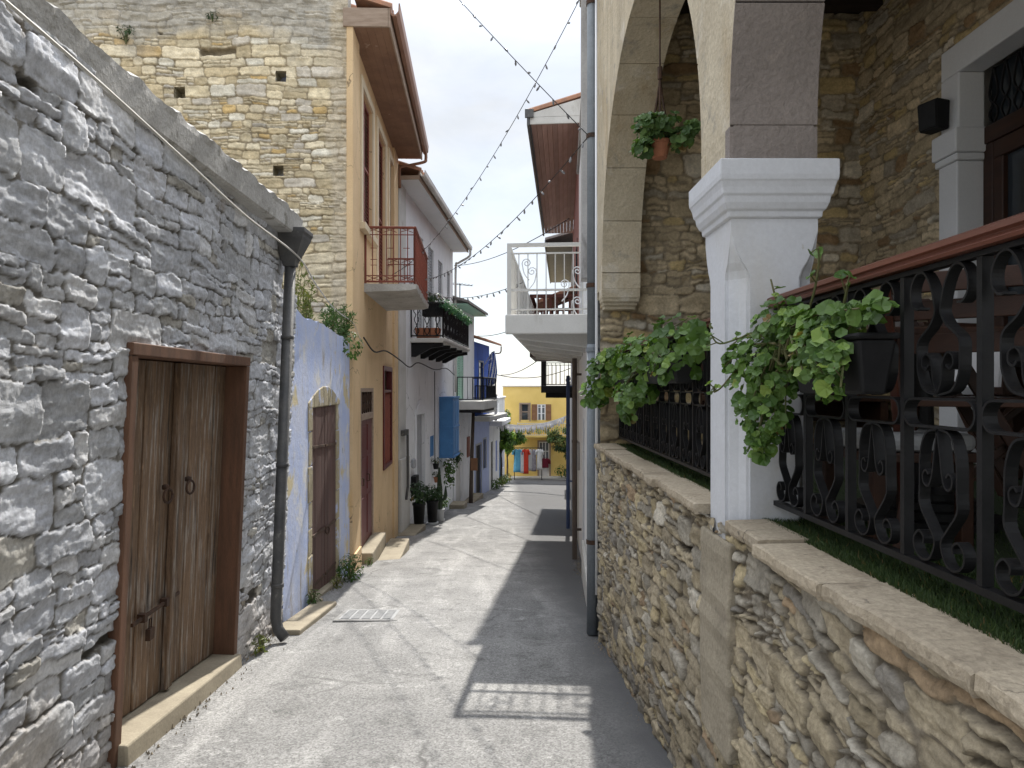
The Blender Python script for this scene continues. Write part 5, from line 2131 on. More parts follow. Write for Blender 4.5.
for n0, z0, s in ((.15, 2.95, 1), (.30, 2.80, -1), (.68, 2.95, -1), (.15, 2.60, 1), (.74, 3.05, 1)):
    pts = []
    for k in range(16):
        a = k/15*3.0*math.pi
        r = .055*(1 - k/18)
        pts.append((b0 + .045, n0 + r*math.cos(a)*s, z0 + r*math.sin(a)))
    mb.tube(pts, .007, 5)
    mb.tube(smooth_line([(b0 + .045, n0 + .055*s, z0), (b0 + .045, n0 + .03*s, z0 - .12), (b0 + .045, n0 - .03*s, z0 - .2)], 4), .007, 5)
mb.build('scrolls', m_white2, railn)
mb = MB(RH.T)
mb.box(b0 + .10, b1, .935, .97, 3.235, 3.28)
mb.box(b0 + .10, b1, .94, .965, 2.47, 3.22)
for k in range(9):
    u = b0 + .1 + k*(b1 - b0 - .15)/8
    mb.box(u, u + .05, .928, .976, 2.446, 3.234)
mb.build('street_panel', m_balc, bal)

# ================================================================== eaved house on the right
EH = Facade((1.55, 14.50), (2.46, 25.00), right=True)
eh = thing('eaved_house', 'red and grey house with deep boarded eaves and a dark wooden balcony', 'house', (2., 19.5, rz(19.5)))
U = EH.at
mb = MB(EH.T)
wall_shell(mb, .0, EH.L, 2.3, 7.0, [(U(16.2), U(17.6), 2.6, 5.0), (U(20.), U(21.2), 2.6, 5.0)], .15, 6.)
mb.build('upper_wall', mat('faded red plaster', (.36, .15, .12), (.29, .12, .10), 2., .88, bmp=.2), eh)
mb = MB(EH.T)
wall_shell(mb, .0, EH.L, -4, 2.297, [(U(16.4), U(17.6), -2.6, .2), (U(20.5), U(21.6), -2.9, .1)], .15, 6.)
mb.build('lower_wall', m_offwhite, eh)
for a, b, c, d, mm, nm in ((U(16.2), U(17.6), 2.6, 5., m_glass, 'window'), (U(20.), U(21.2), 2.6, 5., m_glass, 'window'), (U(16.4), U(17.6), -2.6, .2, m_rustpole, 'door'), (U(20.5), U(21.6), -2.9, .1, m_blue2, 'door')):
    mb = MB(EH.T)
    mb.box(a, b, -.14, -.06, c, d)
    for f in (.0, .5, 1.):
        u = a + (b - a)*f
        mb.box(u - .04, u + .04, -.06, .015, c, d)
    mb.build(nm, mm, eh)
# eaves boards, gable end, gutter
mb = MB(EH.T)
k = 9
for i in range(k):
    n0 = i*.98/k
    mb.box(.0, EH.L, n0 + .003, n0 + .98/k - .003, 7.02, 7.05)
m_eave = mat('varnished eave boards', (.44, .295, .25), (.34, .22, .185), 3., .7, bmp=.2, stretch=(4, .5, 4), island=.15)
mb.build('soffit_boards', m_eave, eh)
mb = MB(EH.T)
mb.box(-.05, -.005, -.3, 1.0, 6.98, 7.12)
mb.prism([(1.0, 7.122), (1.0, 7.20), (-.3, 7.55), (-.3, 7.122)], lambda n, z: (-.05, n, z), lambda n, z: (-.005, n, z))
mb.build('gable_boards', m_offwhite, eh, bevel=.008)
mb = MB(EH.T)
mb.box(-.08, EH.L + .1, 1.003, 1.06, 6.95, 7.20)
mb.box(-.10, -.06, .92, 1.10, 7.10, 7.28)
mb.build('gutter_board', m_darkpipe, eh, bevel=.01)
tile_roof(EH.T, -.06, EH.L + .1, 1.05, 7.21, -3., 8.35, m_tile, eh)
# dark balcony with small tiled canopy
a, b = U(16.0), U(18.9)
mb = MB(EH.T)
mb.box(a, b, .02, 1.08, 2.28, 2.42)
db = mb.build('balcony', m_darkwood, eh, bevel=.01)
mb = MB(EH.T)
for (p, q) in (((a + .04, .03), (a + .04, 1.04)), ((a + .04, 1.04), (b - .04, 1.04)), ((b - .04, 1.04), (b - .04, .03))):
    p, q = Vector(p), Vector(q)
    L = (q - p).length
    kk = int(L/.13)
    for i in range(kk + 1):
        r_ = p.lerp(q, i/kk)
        mb.box(r_.x - .025, r_.x + .025, r_.y - .025, r_.y + .025, 2.43, 3.62)
    mb.box(min(p.x, q.x) - .04, max(p.x, q.x) + .04, min(p.y, q.y) - .04, max(p.y, q.y) + .04, 3.62, 3.70)
    mb.box(min(p.x, q.x) - .03, max(p.x, q.x) + .03, min(p.y, q.y) - .03, max(p.y, q.y) + .03, 2.95, 3.01)
mb.build('slat_railing', mat('dark red slats', (.14, .05, .035), (.09, .035, .027), 5., .6, bmp=.2), db)
tile_roof(EH.T, U(19.1), U(21.5), 1.05, 3.85, 0.0, 4.25, m_tile, eh, 'canopy')
# small dark balcony farther down
a, b = U(22.0), U(24.3)
mb = MB(EH.T)
mb.box(a, b, .02, 1.02, 1.42, 1.64)
mb.box(a + .15, b, .02, .88, 1.26, 1.417)
sb = mb.build('lower_balcony', m_black, eh, bevel=.01)
railing(EH.T, [(a + .04, .03), (a + .04, .97), (b - .04, .97), (b - .04, .03)], 1.68, 2.35, sb, m_offwhite, sp=.13, r=.010, post=.016)
mb = MB(EH.T)
mb.box(a + .0, a + .12, .86, 1.02, 1.642, 2.60)
mb.build('corner_post', m_black, sb)
# upright pipes and boxes along the right hand walls
for (y, off, r, zt, mm, nm, lab) in ((12.35, .12, .042, 2.1, m_rustpole, 'downpipe', 'rust brown downpipe on the white balcony house'), (18.7, .20, .05, 1.9, m_blue, 'downpipe', 'dark blue downpipe on the eaved house')):
    F_ = RH if y < 14.5 else EH
    p = F_.T(F_.at(y), off, 0)
    mb = MB()
    mb.tube([(p[0], p[1], rz(y) + .02), (p[0], p[1], zt)], r, 10)
    mb.tube([(p[0], p[1], zt*.3), (p[0], p[1], zt*.3 + .05)], r*1.2, 10)
    mb.box(p[0], p[0] + off, p[1] - .02, p[1] + .02, zt - .3, zt - .26)
    mb.box(p[0], p[0] + off, p[1] - .02, p[1] + .02, -.9, -.86)
    tag(mb.build(nm, m_rustpole if mm is m_rustpole else mat('dark blue pipe', (.05, .08, .19), (.07, .1, .2), 4., .5), origin=(p[0], p[1], rz(y))), lab, 'downpipe')
mb = MB(RH.T)
mb.box(U(0) if False else RH.at(13.6), RH.at(14.1), 0, .13, .0, .52)
mb.build('meter_box', m_greyplaster, rh, bevel=.01)

# grey far house on the right
FH = Facade((2.61, 26.70), (3.95, 42.0), right=True)
fh = thing('grey_far_house', 'plain grey house beyond the eaved house on the right', 'house', (3.2, 33., rz(33.)))
mb = MB(FH.T)
U = FH.at
hs = [(U(27.), U(28.2), -3., -.6), (U(31.), U(32.), -2.4, -.9), (U(36.), U(37.2), -3.7, -1.2)]
wall_shell(mb, .05, U(36.), -5, 6.9, hs[:2], .15, 6.)
wall_shell(mb, U(36.02), FH.L, -5, 1.9, [], .15, 6.)
mb.build('wall', m_greyplaster, fh)
for a, b, c, d in hs[:2]:
    mb = MB(FH.T)
    mb.box(a, b, -.14, -.07, c, d)
    mb.build('door', m_blue2, fh)
mb = MB(FH.T)
mb.box(-.02, U(36.1), -.1, .99, 6.92, 7.0)
mb.box(-.05, U(36.1), .992, 1.04, 6.88, 7.14)
mb.build('eave', m_darkpipe, fh)
tile_roof(FH.T, 0., U(36.1), 1.03, 7.15, -3., 8.2, m_greytile, fh)
tile_roof(FH.T, U(36.15), FH.L + .1, .25, 1.92, -3., 3.0, m_greytile, fh)
# ================================================================== plants, lights, veranda furniture
def geranium(name, label, root, blobs, stems, seed, L=.06, flowers=()):
    rng = random.Random(seed)
    t = thing(name, label, 'plant', root)
    mb = MB()
    for c, r, n in blobs:
        leaf_blob(mb, c, r, n, L, rng, 'round', bias=(-.45, -.35, .75), shell=.1)
    ms = MB()
    rt = Vector(root)
    for pts in stems:
        P = smooth_line(pts, 5)
        ms.tube(P, .0045, 5, .003)
        for p in P[3::2]:
            if rng.random() < .75:
                q = p + rvec(rng)*.05 + Vector((-.01, 0, .02))
                ms.tube([p, q], .0022, 4)
                leaf_poly(mb, q, rvec(rng) + Vector((-.4, -.4, .8)), rvec(rng), L*rng.uniform(.6, 1.05), L, 'round')
    for c, r, n in blobs:
        for _ in range(max(3, n//22)):
            d = rvec(rng)
            e = Vector(c) + Vector((d.x*r[0], d.y*r[1], d.z*r[2]))*.9
            ms.tube(smooth_line([rt + rvec(rng)*.08, rt.lerp(e, .5) + Vector((-.02, 0, .05)), e], 4), .0045, 5, .0025)
    for p in flowers:
        P = Vector(p)
        for _ in range(9):
            ms.tube([P, P + rvec(rng)*.016 - Vector((0, 0, .006))], .003, 4)
    mb.build('foliage', m_leaf_ger, t, fixn=False)
    ms.build('stem', m_stem, t)
    return t


# near geranium in a black trough hung on the railing
def trough(y0, y1, x0, x1, z0, z1, label):
    mb = MB()
    mb.hexa([(x0 + .02, y0 + .02, z0), (x1 - .02, y0 + .02, z0), (x1 - .02, y1 - .02, z0), (x0 + .02, y1 - .02, z0)],
            [(x0, y0, z1), (x1, y0, z1), (x1, y1, z1), (x0, y1, z1)])
    mb.box(x0 - .008, x1 + .008, y0 - .008, y1 + .008, z1 + .001, z1 + .018)
    c = ((x0 + x1)/2, (y0 + y1)/2, z0)
    o = tag(mb.build('planter_trough', m_black, bevel=.009, origin=c), label, 'planter')
    return o


trough(1.86, 2.30, .93, 1.035, 1.58, 1.725, 'black plastic trough hung on the near railing, half hidden by geranium leaves')
geranium('geranium', 'straggly green geranium spilling over the near railing beside the white pillar', (.96, 2.3, 1.72),
         [((.93, 2.50, 1.72), (.10, .11, .11), 105), ((.90, 2.56, 1.60), (.09, .10, .12), 85), ((.92, 2.42, 1.66), (.10, .12, .13), 105), ((.91, 2.48, 1.50), (.09, .12, .11), 85), ((.90, 2.50, 1.40), (.05, .08, .07), 50), ((.95, 2.40, 1.82), (.10, .12, .08), 90), ((.95, 2.22, 1.79), (.08, .13, .06), 85), ((.86, 2.62, 1.70), (.05, .06, .08), 35),
          ((.95, 2.02, 1.79), (.07, .16, .05), 70), ((.89, 2.02, 1.70), (.04, .16, .09), 170), ((.88, 1.92, 1.62), (.03, .06, .06), 45), ((.96, 1.86, 1.80), (.05, .10, .04), 25)],
         [[(.96, 2.45, 1.75), (.88, 2.56, 1.78), (.80, 2.62, 1.76), (.77, 2.64, 1.80)], [(.96, 2.45, 1.75), (.87, 2.58, 1.68), (.81, 2.63, 1.60), (.785, 2.64, 1.58)],
          [(.96, 2.3, 1.76), (.96, 2.2, 1.88), (.96, 2.16, 1.97), (.95, 2.14, 2.02)], [(.96, 2.1, 1.76), (.94, 1.98, 1.80), (.92, 1.9, 1.86), (.90, 1.86, 1.87)],
          [(.96, 2.05, 1.75), (.93, 1.95, 1.74), (.90, 1.88, 1.66), (.88, 1.85, 1.60)], [(.96, 2.4, 1.76), (.93, 2.42, 1.9), (.92, 2.44, 1.97)], [(.93, 2.5, 1.6), (.90, 2.5, 1.42), (.90, 2.52, 1.36)]],
         11, .040, flowers=[(.77, 2.64, 1.83), (.785, 2.64, 1.60)])
trough(3.75, 5.0, .90, 1.03, 1.62, 1.77, 'long black trough hung on the far railing beyond the white pillar')
trough(5.15, 6.1, .90, 1.03, 1.62, 1.77, 'black trough hung at the far end of the far railing by the drainpipe')
geranium('geranium', 'leafy geranium hanging over the middle of the far railing', (.96, 4.6, 1.74),
         [((.93, 4.8, 1.80), (.15, .65, .16), 130), ((.90, 4.9, 1.62), (.13, .45, .17), 85), ((.88, 4.95, 1.50), (.09, .2, .15), 60), ((.95, 3.95, 1.84), (.12, .55, .16), 95), ((.93, 3.9, 1.72), (.12, .35, .11), 60)],
         [[(.96, 4.3, 1.76), (.94, 4.2, 1.9), (.93, 4.15, 1.99)], [(.96, 5., 1.76), (.92, 5.1, 1.92), (.9, 5.1, 1.97)]], 13, .075)
geranium('geranium', 'geranium trailing past the drainpipe at the far end of the railing', (.96, 5.8, 1.74),
         [((.90, 5.75, 1.78), (.14, .42, .16), 90), ((.84, 6.1, 1.70), (.14, .26, .2), 75), ((.80, 6.2, 1.54), (.12, .17, .14), 55)],
         [[(.93, 6.0, 1.76), (.84, 6.25, 1.74), (.76, 6.3, 1.62)]], 14, .075)
# terracotta pot hung from the arch
hp = thing('hanging_pot', 'terracotta pot with leafy plant hung from the crown of the arch', 'hanging pot', (1.03, 4.66, 3.07))
mb = MB()
mb.lathe((1.03, 4.66, 3.10), [(.02, 0), (.045, 0), (.068, .09), (.075, .09), (.075, .112), (.064, .112), (.06, .09), (.01, .09)], 20)
mb.build('pot', m_terra, hp, smooth=False)
mb = MB()
mb.tube([(1.03, 4.66, 3.62), (1.03, 4.66, 4.155)], .006, 5)
mb.tube([(1.03, 4.66, 3.62), (1.03, 4.66, 3.70)], .016, 6)
for k in range(3):
    a = 2.1*k + .3
    mb.tube([(1.03, 4.66, 3.62), (1.03 + .07*math.cos(a), 4.66 + .07*math.sin(a), 3.20)], .007, 5)
mb.build('chain', m_rustiron, hp)
rng = random.Random(21)
mb = MB()
for c, r, n in (((1.0, 4.66, 3.24), (.13, .14, .06), 110), ((.90, 4.60, 3.15), (.07, .10, .06), 55), ((.94, 4.6, 3.30), (.10, .12, .07), 70), ((1.16, 4.62, 3.22), (.09, .12, .07), 70), ((1.22, 4.62, 3.28), (.06, .08, .05), 30), ((1.05, 4.6, 3.33), (.10, .1, .05), 35)):
    leaf_blob(mb, c, r, n, .055, rng, 'round', bias=(-.3, -.4, .7), shell=.15)
mb.build('foliage', leaf_mat('hanging leaf', (.05, .10, .03), (.15, .24, .08), .45), hp, fixn=False)

# loudspeaker
ws = thing('wall_speaker', 'black box loudspeaker fixed on the stone wall beside the white door surround', 'speaker', (3.08, 5.10, 3.58))
mb = MB()
def spk(x, y, z): return (3.10 + .74*(x*math.cos(.35) - y*math.sin(.35)), 5.10 + .74*(x*math.sin(.35) + y*math.cos(.35)), 3.54 + .74*(z - 3.60))
mb.T = spk
mb.hexa([(-.085, -.10, 3.46), (.075, -.10, 3.46), (.075, .10, 3.46), (-.085, .10, 3.46)], [(-.10, -.11, 3.74), (.075, -.11, 3.74), (.075, .11, 3.74), (-.10, .11, 3.74)])
mb.build('cabinet', m_black, ws, bevel=.012)
mb = MB(spk)
mb.hexa([(-.098, -.088, 3.48), (-.09, -.088, 3.48), (-.09, .088, 3.48), (-.098, .088, 3.48)], [(-.112, -.096, 3.72), (-.104, -.096, 3.72), (-.104, .096, 3.72), (-.112, .096, 3.72)])
mb.build('grille', m_iron, ws)
mb = MB()
mb.box(3.13, 3.18, 5.07, 5.13, 3.51, 3.57)
mb.build('bracket', m_black, ws)

# veranda furniture
def fold_chair(x, y, rot, label):
    t = thing('folding_chair', label, 'chair', (x, y, 1.10), 'folding chairs on the veranda')
    cr_, sr_ = math.cos(rot), math.sin(rot)
    def T(a, b, z): return (x + a*cr_ - b*sr_, y + a*sr_ + b*cr_, 1.085 + z)
    for s in (-.22, .22):
        mb = MB(T)
        mb.hexa([(s - .013, -.24, 0), (s + .013, -.24, 0), (s + .013, -.19, 0), (s - .013, -.19, 0)], [(s - .013, .22, .86), (s + .013, .22, .86), (s + .013, .27, .86), (s - .013, .27, .86)])
        mb.build('back_leg', m_handrail if 'reddish' in label else m_darkwood, t, bevel=.004)
        s2 = s*.86
        mb = MB(T)
        mb.hexa([(s2 - .012, .24, 0), (s2 + .012, .24, 0), (s2 + .012, .28, 0), (s2 - .012, .28, 0)], [(s2 - .012, -.24, .46), (s2 + .012, -.24, .46), (s2 + .012, -.20, .46), (s2 - .012, -.20, .46)])
        mb.build('front_leg', m_darkwood, t, bevel=.004)
    mb = MB(T)
    for k in range(6):
        b = -.22 + k*.07
        mb.box(-.2, .2, b, b + .055, .455, .475)
    mb.build('seat', m_darkwood, t, bevel=.003)
    mb = MB(T)
    for z in (.62, .72, .80):
        yy = -.215 + (z)*.46/.86 + .0
        mb.box(-.205, .205, yy, yy + .02, z, z + .06)
    mb.build('backrest', m_darkwood, t, bevel=.003)


fold_chair(1.50, 2.25, 2.5, 'reddish folding chair nearest the white pillar, side on')
fold_chair(1.95, 2.9, 1.2, 'dark folding chair by the round table, back towards the door')
fold_chair(1.75, 1.45, -1.9, 'dark folding chair at the near edge of the veranda')
fold_chair(2.5, 3.6, .3, 'dark folding chair farthest back on the turf')
tb = thing('pedestal_table', 'dark pedestal table with stepped round iron base on the veranda', 'table', (1.62, 2.75, 1.085))
mb = MB()
mb.lathe((1.62, 2.75, 1.085), [(.02, 0), (.27, 0), (.27, .03), (.23, .035), (.23, .06), (.19, .065), (.19, .09), (.15, .095), (.15, .12), (.05, .14), (.04, .5), (.06, .69), (.02, .69)], 24)
mb.build('pedestal', m_iron, tb)
mb = MB()
mb.box(1.28, 1.98, 2.42, 3.08, 1.776, 1.806)
mb.build('tabletop', m_darkwood, tb, bevel=.006)
tb2 = thing('dining_table', 'long dark wooden table laid with a white cloth by the stone wall', 'table', (2.55, 2.9, 1.085))
mb = MB()
mb.box(2.2, 2.95, 1.6, 4.1, 1.79, 1.825)
mb.build('tabletop', m_darkwood, tb2, bevel=.006)
for x in (2.27, 2.88):
    for y in (1.7, 4.0):
        mb = MB()
        mb.box(x - .035, x + .035, y - .035, y + .035, 1.085, 1.789)
        mb.build('leg', m_darkwood, tb2, bevel=.006)
mb = MB()
mb.box(2.2, 2.95, 1.66, 4.04, 1.70, 1.788) if False else mb.box(2.30, 2.86, 1.735, 3.965, 1.70, 1.788)
mb.build('apron', m_darkwood, tb2)
mb = MB()
rgs = []
for k in range(12):
    y = 3.1 + .5*k/11
    w_ = .012*math.sin(k*1.7)
    rgs.append([(2.16 + w_, y, 1.60), (2.175 + w_, y, 1.60), (2.19, y, 1.826), (2.96, y, 1.826), (2.975, y, 1.62), (2.985, y, 1.62), (2.965, y, 1.836), (2.185, y, 1.836)])
mb.ring_strip(rgs)
tag(mb.build('table_runner', m_cloth, origin=(2.55, 3.35, 1.83)), 'white cloth runner lying over the long dark table', 'tablecloth')
st = thing('settle', 'dark high backed wooden settle against the far end wall of the veranda', 'bench', (2.6, 6.05, 1.085))
mb = MB()
mb.box(1.75, 3.15, 5.75, 6.25, 1.48, 1.53)
mb.build('seat', m_darkwood, st, bevel=.006)
mb = MB()
mb.box(1.75, 3.15, 6.26, 6.31, 1.30, 2.02)
mb.build('backrest', m_darkwood, st, bevel=.008)
for x in (1.77, 3.07):
    mb = MB()
    mb.box(x, x + .06, 5.77, 6.255, 1.085, 1.478)
    mb.build('end_panel', m_darkwood, st)
# pot plant on the pedestal table
pot_lathe((1.36, 2.52, 1.807), .055, .075, .13, m_white2, 'plant_pot', 'small white flower pot on the pedestal table behind the railing')
# bench with grey cushion
bn = thing('bench', 'low dark bench with a pale grey cushion just inside the near railing', 'bench', (1.33, 2.3, 1.085))
mb = MB()
mb.box(1.16, 1.52, 2.24, 2.66, 1.36, 1.39)
for x in (1.18, 1.46):
    for y in (2.26, 2.60):
        mb.box(x, x + .04, y, y + .04, 1.085, 1.359)
mb.build('frame', m_darkwood, bn, bevel=.004)
mb = MB()
mb.box(1.165, 1.515, 2.26, 2.64, 1.392, 1.45)
mb.build('cushion', mat('grey cushion', (.38, .385, .39), (.32, .325, .33), 8., .95, bmp=.25), bn, bevel=.022)

# ---------------------------------------------------------------- strings of unlit fairy lights
bulb_me = None


def light_string(label, a, b, sag, n, bulbs=True, r=.0048, seed=0, name='string_lights', size=1.):
    global bulb_me
    a, b = Vector(a), Vector(b)
    P = []
    for i in range(n + 1):
        t = i/n
        p = a.lerp(b, t)
        p.z -= sag*4*t*(1 - t)
        P.append(p)
    rng = random.Random(seed)
    t = thing(name, label, 'string lights' if bulbs else 'cable', tuple(a), 'wires strung across the lane')
    mb = MB()
    mb.tube(P, r, 5)
    mb.build('cord', m_wire, t)
    if not bulbs:
        return t
    if bulb_me is None:
        m_ = MB()
        m_.lathe((0, 0, 0), [(.002, 0), (.011, -.002), (.011, -.025), (.017, -.035), (.014, -.065), (.002, -.08)], 8)
        proto = m_.build('bulb', m_bulb, t)
        bulb_me = proto.data
        bpy.data.objects.remove(proto)
    L = sum((P[i+1] - P[i]).length for i in range(n))
    k = min(95, int(L/.30))
    for i in range(k):
        f = (i + .5)/k*n
        j = int(f)
        p = P[j].lerp(P[j+1], f - j)
        o = bpy.data.objects.new('bulb', bulb_me)
        COL.objects.link(o)
        o.location = p
        o.rotation_euler = (rng.uniform(-1.1, 1.1), rng.uniform(-1.1, 1.1), 0)
        o.scale = (size, size, size*1.1)
        attach(o, t)
    return t


PA = (.80, 6.62, 3.94)
mst = thing('roof_mast', 'thin iron mast on the roof edge of the orange house', 'mast', (-2.6, 11.6, 7.8))
mb = MB()
mb.tube([(-2.6, 11.6, 7.6), (-2.6, 11.6, 10.25)], .02, 6)
mb.build('shaft', m_rustiron, mst)
light_string('string lights climbing from the drainpipe up to the mast on the orange roof', PA, (-2.6, 11.6, 10.15), .10, 24, seed=1, size=.7)
light_string('string lights swooping from the top of the grey pier down to the red balcony', (.93, 8.0, 6.1), (-2.56, 16.4, 4.2), .55, 28, seed=2, size=.75)
light_string('string lights drooping from the drainpipe to the white house with the garland', PA, (-2.55, 18.1, 4.45), .55, 30, seed=3, size=.75)
light_string('string lights low across the lane from the red balcony to the white balcony', (-2.5, 18.0, 4.4), (.25, 9.2, 2.95), .35, 26, seed=4, size=.75)
light_string('plain wire from the blue house to the eaved house', (-1.15, 32., 3.9), (1.75, 19.2, 4.0), .3, 12, False, .014)
light_string('plain high wire from the white house gutter to the eaved house', (-1.85, 26.9, 6.2), (1.45, 15.6, 5.3), .25, 12, False, .011)
light_string('plain wire from the low white house towards the eaved house', (-.1, 41.5, 2.3), (2.3, 24.5, 3.5), .4, 12, False, .02)
light_string('plain thin wire drooping above the yellow building roof', (-.5, 38., 2.3), (3.6, 38., 2.6), .35, 14, False, .02)
# swagged cable on the house fronts
mb = MB()
pts = [OH.T(OH.at(11.8), .10, 2.42), OH.T(OH.at(13.1), .09, 2.25), OH.T(OH.at(14.8), .09, 2.35), OH.T(OH.at(17.2), .12, 2.25), WH.T(WH.at(18.6), .10, 2.12), WH.T(WH.at(19.9), .08, 2.28), WH.T(WH.at(22.5), .08, 2.15), WH.T(WH.at(24.8), .08, 2.25), WH.T(WH.at(26.6), .10, 2.05)]
mb.tube(smooth_line(pts, 5), .015, 6)
tag(mb.build('cable', m_wire, origin=pts[3], smooth=True), 'thick dark cable looped along the orange and white house fronts', 'cable')
mb = MB()
mb.tube([WH.T(WH.at(22.7), .04, 2.1), WH.T(WH.at(22.75), .04, -1.0)], .014, 5)
tag(mb.build('cable', m_wire, origin=WH.T(WH.at(22.7), .04, .5)), 'thin upright cable beside the small blue shutter', 'cable')

# white rag bunting across the end of the lane
bt = thing('rag_bunting', 'line of white cloth scraps strung across the lane before the yellow building', 'bunting', (-.2, 37.5, .0))
A_, B_ = Vector((-.35, 38.5, -.28)), Vector((3.35, 36.0, .20))
P = []
for i in range(41):
    t_ = i/40
    p = A_.lerp(B_, t_)
    p.z += -.35*(4*t_*(1 - t_))
    P.append(p)
mb = MB()
mb.tube(P, .012, 4)
mb.build('cord', m_white2, bt)
rng = random.Random(31)
for i in range(62):
    f = (i + .5)/62*40
    j = int(f)
    p = P[j].lerp(P[j+1], f - j)
    mb = MB()
    h = rng.uniform(.22, .42)
    w_ = rng.uniform(.03, .05)
    dx = rng.uniform(-.06, .06)
    mb.ring_strip([[(p.x - w_, p.y, p.z), (p.x + w_, p.y, p.z), (p.x + w_, p.y + .012, p.z), (p.x - w_, p.y + .012, p.z)],
                   [(p.x - w_ + dx*.5, p.y - .03, p.z - h*.5), (p.x + w_ + dx*.5, p.y + .02, p.z - h*.5), (p.x + w_ + dx*.5, p.y + .03, p.z - h*.5), (p.x - w_ + dx*.5, p.y - .015, p.z - h*.5)],
                   [(p.x - w_*.8 + dx, p.y + .02, p.z - h), (p.x + w_*.8 + dx, p.y - .02, p.z - h), (p.x + w_*.8 + dx, p.y - .01, p.z - h), (p.x - w_*.8 + dx, p.y + .03, p.z - h)]])
    mb.build('rag', m_cloth, bt)

# ---------------------------------------------------------------- weeds
def weed(label, base, h, n, rad, leafm, seed, name='weed', L=.07, W=.3, group=None):
    return bush(name, label, 'weed', base, rad, h, n, L, leafm, seed, stems=7, W=W, group=group, blobs=[((0, 0, h*.5), (rad[0], rad[1], h*.55), 1.)])


weed('leafy green weed growing at the right foot of the maroon plank door', BW.T(BW.at(10.15), .16, rz(10.15)), .34, 260, (.17, .28), m_leaf_mid, 81, L=.075)
weed('small weed at the middle of the maroon plank door sill', BW.T(BW.at(9.5), .10, rz(9.5)), .16, 70, (.08, .16), m_leaf_olive, 82, L=.05)
weed('small weed at the left foot of the blue wall', BW.T(BW.at(8.15), .08, rz(8.15)), .18, 80, (.07, .10), m_leaf_mid, 83, L=.05)
rng = random.Random(5)
wn = ['feathery weed nearest the drainpipe on top of the blue wall', 'second tuft of weed along the top of the blue wall', 'third tuft of weed along the top of the blue wall', 'weed spilling over the top of the blue wall by the orange house']
for k, (y, h, n) in enumerate(((8.0, .75, 170), (8.9, .6, 200), (9.8, .45, 220), (10.75, .5, 330))):
    p = BW.T(BW.at(y), -.06 - (.1 if k < 2 else 0), 2.38 - .03*(y - 8))
    rng2 = random.Random(90 + k)
    t = thing('wall_weed', wn[k], 'weed', p, 'weeds on the blue wall')
    mb, ml = MB(), MB()
    for s in range(9):
        d = Vector((rng2.uniform(-.12, .16), rng2.uniform(-.35, .35), h*rng2.uniform(.5, 1.)))
        q0 = Vector(p) + Vector((0, rng2.uniform(-.25, .25), 0))
        P = smooth_line([q0, q0 + d*.5 + rvec(rng2)*.03, q0 + d], 5)
        mb.tube(P, .006, 4, .002)
        for q in P[2:]:
            for _ in range(n//60):
                leaf_poly(ml, q + rvec(rng2)*.04, rvec(rng2) + Vector((.3, -.3, .4)), rvec(rng2) + Vector((0, 0, .5)), .085, .022, 'point')
    if k == 3:
        leaf_blob(ml, Vector(p) + Vector((.12, .1, -.05)), (.16, .4, .2), 220, .07, rng2, W=.5, bias=(.5, -.3, .5))
    mb.build('stem', m_stem, t)
    ml.build('foliage', [m_leaf_olive, m_leaf_mid][k // 2], t, fixn=False)
bush('wall_plant', 'dark tuft rooted high in the bare stone side wall', 'plant', (-5.88, 11.07, 6.95), (.14, .05), .3, 70, .07, m_leaf_dark, 95)
bush('wall_plant', 'tiny dark tuft high in the bare stone side wall, nearer the orange corner', 'plant', (-4.53, 11.07, 7.3), (.10, .04), .16, 35, .06, m_leaf_dark, 96)
weed('dry weed tuft at the corner of the outbuilding by its drainpipe', (-2.08, 6.1, rz(6.1)), .14, 60, (.06, .12), m_leaf_olive, 84, L=.05)
weed('weeds at the foot of the orange house by its step', OH.T(OH.at(11.75), .2, rz(11.75)), .12, 50, (.06, .12), m_leaf_mid, 85, L=.05)

# loose grit and stones swept along both wall foots
rng = random.Random(17)
mb = MB()
for _ in range(1700):
    y = rng.uniform(2.4, 14)
    if rng.random() < .55:
        x = .885 + .083*max(0, y - 6.7) - abs(rng.gauss(0, .055)) - .01
    else:
        x = (xb(y) if y < 7.8 else -2.25 - .04*(y - 7.8)) + abs(rng.gauss(0, .07)) + .02
    s = abs(rng.gauss(.003, .004)) + .002
    z = rz(y) - .012
    mb.Fc += [[len(mb.V) + i for i in f] for f in ((0, 1, 4), (1, 2, 4), (2, 3, 4), (3, 0, 4))]
    a = rng.uniform(0, 3)
    for k in range(4):
        mb.V.append((x + s*math.cos(a + k*1.57)*rng.uniform(.7, 1.2), y + s*math.sin(a + k*1.57)*rng.uniform(.7, 1.2), z))
    mb.V.append((x, y, z + .013 + s*.5))
o = mb.build('gravel', mat('grit', (.30, .25, .18), (.2, .17, .13), 20., .95, island=.35))
o['kind'] = 'stuff'
tag(o, 'loose grit and pebbles along the foot of both lane walls', 'grit')
CLOUD = 4.6
EXPO = 1.15
# ================================================================== camera, sun, sky
cam = bpy.data.cameras.new('camera')
cam.lens = 710/1024*36
cam.sensor_width = 36
cam.shift_x = 9/1024
cam.shift_y = 3/1024
cam.clip_end = 800
cam.clip_start = .05
co = bpy.data.objects.new('camera', cam)
COL.objects.link(co)
co.location = (0, 0, 1.6)
co.rotation_euler = (R(90), 0, 0)
SC.camera = co

SUND = Vector((-.37, -3.86, -3.72)).normalized()
sl = bpy.data.lights.new('sun', 'SUN')
sl.energy = 3.3
sl.angle = R(.55)
sl.color = (1., .955, .88)
so = bpy.data.objects.new('sun', sl)
COL.objects.link(so)
so.rotation_euler = SUND.to_track_quat('-Z', 'Y').to_euler()
so.location = (2, 10, 30)

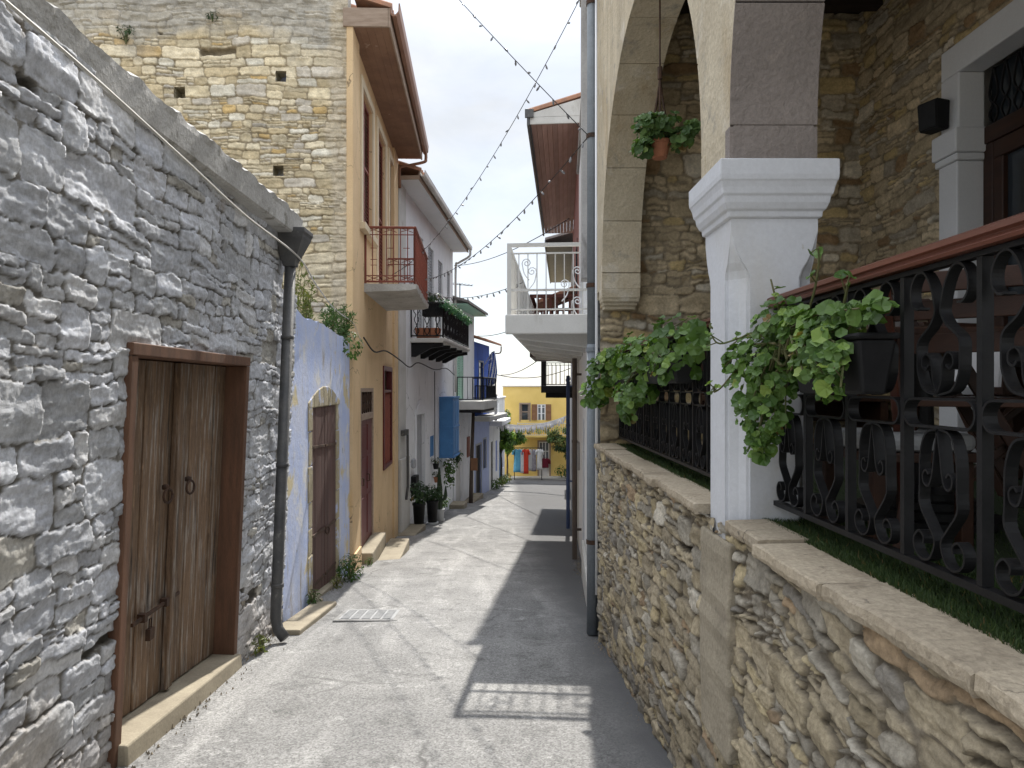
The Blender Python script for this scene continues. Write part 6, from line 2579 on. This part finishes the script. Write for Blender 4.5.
w = bpy.data.worlds.new('World')
SC.world = w
w.use_nodes = True
nt = w.node_tree
bg = nt.nodes['Background']
sky = N(nt, 'ShaderNodeTexSky')
sky.sky_type = 'NISHITA'
sky.sun_disc = False
sky.sun_elevation = math.asin(-SUND.z)
sky.sun_rotation = math.atan2(-SUND.x, -SUND.y)
sky.altitude = 300
sky.dust_density = .4
sky.air_density = 1.
tc = N(nt, 'ShaderNodeTexCoord').outputs['Generated']
# thin high cloud: a broken white veil over the blue
cl = noise(nt, tc, 2.2, 7, .6, (1, 1, 2.2), .6)
veil = ramp(nt, cl, .34, .66)
vm = N(nt, 'ShaderNodeMapRange')
vm.inputs['To Min'].default_value = .72
vm.inputs['To Max'].default_value = .97
nt.links.new(veil, vm.inputs['Value'])
cl2 = noise(nt, tc, 5., 6, .6, (1, 1, 2.5), .3)
ccol = mixc(nt, ramp(nt, cl2, .35, .7), (CLOUD*.95, CLOUD*.965, CLOUD*.985), (CLOUD*.80, CLOUD*.835, CLOUD*.885))
out = mixc(nt, vm.outputs['Result'], sky.outputs[0], ccol)
# bright overcast skies are brighter overhead than near the horizon
sz = N(nt, 'ShaderNodeSeparateXYZ')
nt.links.new(tc, sz.inputs[0])
zr_ = N(nt, 'ShaderNodeMapRange')
zr_.inputs['From Min'].default_value = .42
zr_.inputs['From Max'].default_value = .95
zr_.inputs['To Min'].default_value = 1.
zr_.inputs['To Max'].default_value = 3.1
nt.links.new(sz.outputs['Z'], zr_.inputs['Value'])
out = mixc(nt, 1.0, out, zr_.outputs['Result'], 'MULTIPLY')
nt.links.new(out, bg.inputs['Color'])
bg.inputs['Strength'].default_value = .10

SC.view_settings.view_transform = 'Standard'
SC.view_settings.look = 'None'
SC.view_settings.exposure = EXPO
SC.view_settings.gamma = 1
SC.view_settings.use_curve_mapping = False
cy = SC.cycles
cy.max_bounces = 8
cy.diffuse_bounces = 5
cy.glossy_bounces = 3
cy.transmission_bounces = 4
cy.transparent_max_bounces = 8
cy.use_denoising = True
cy.sample_clamp_indirect = 6
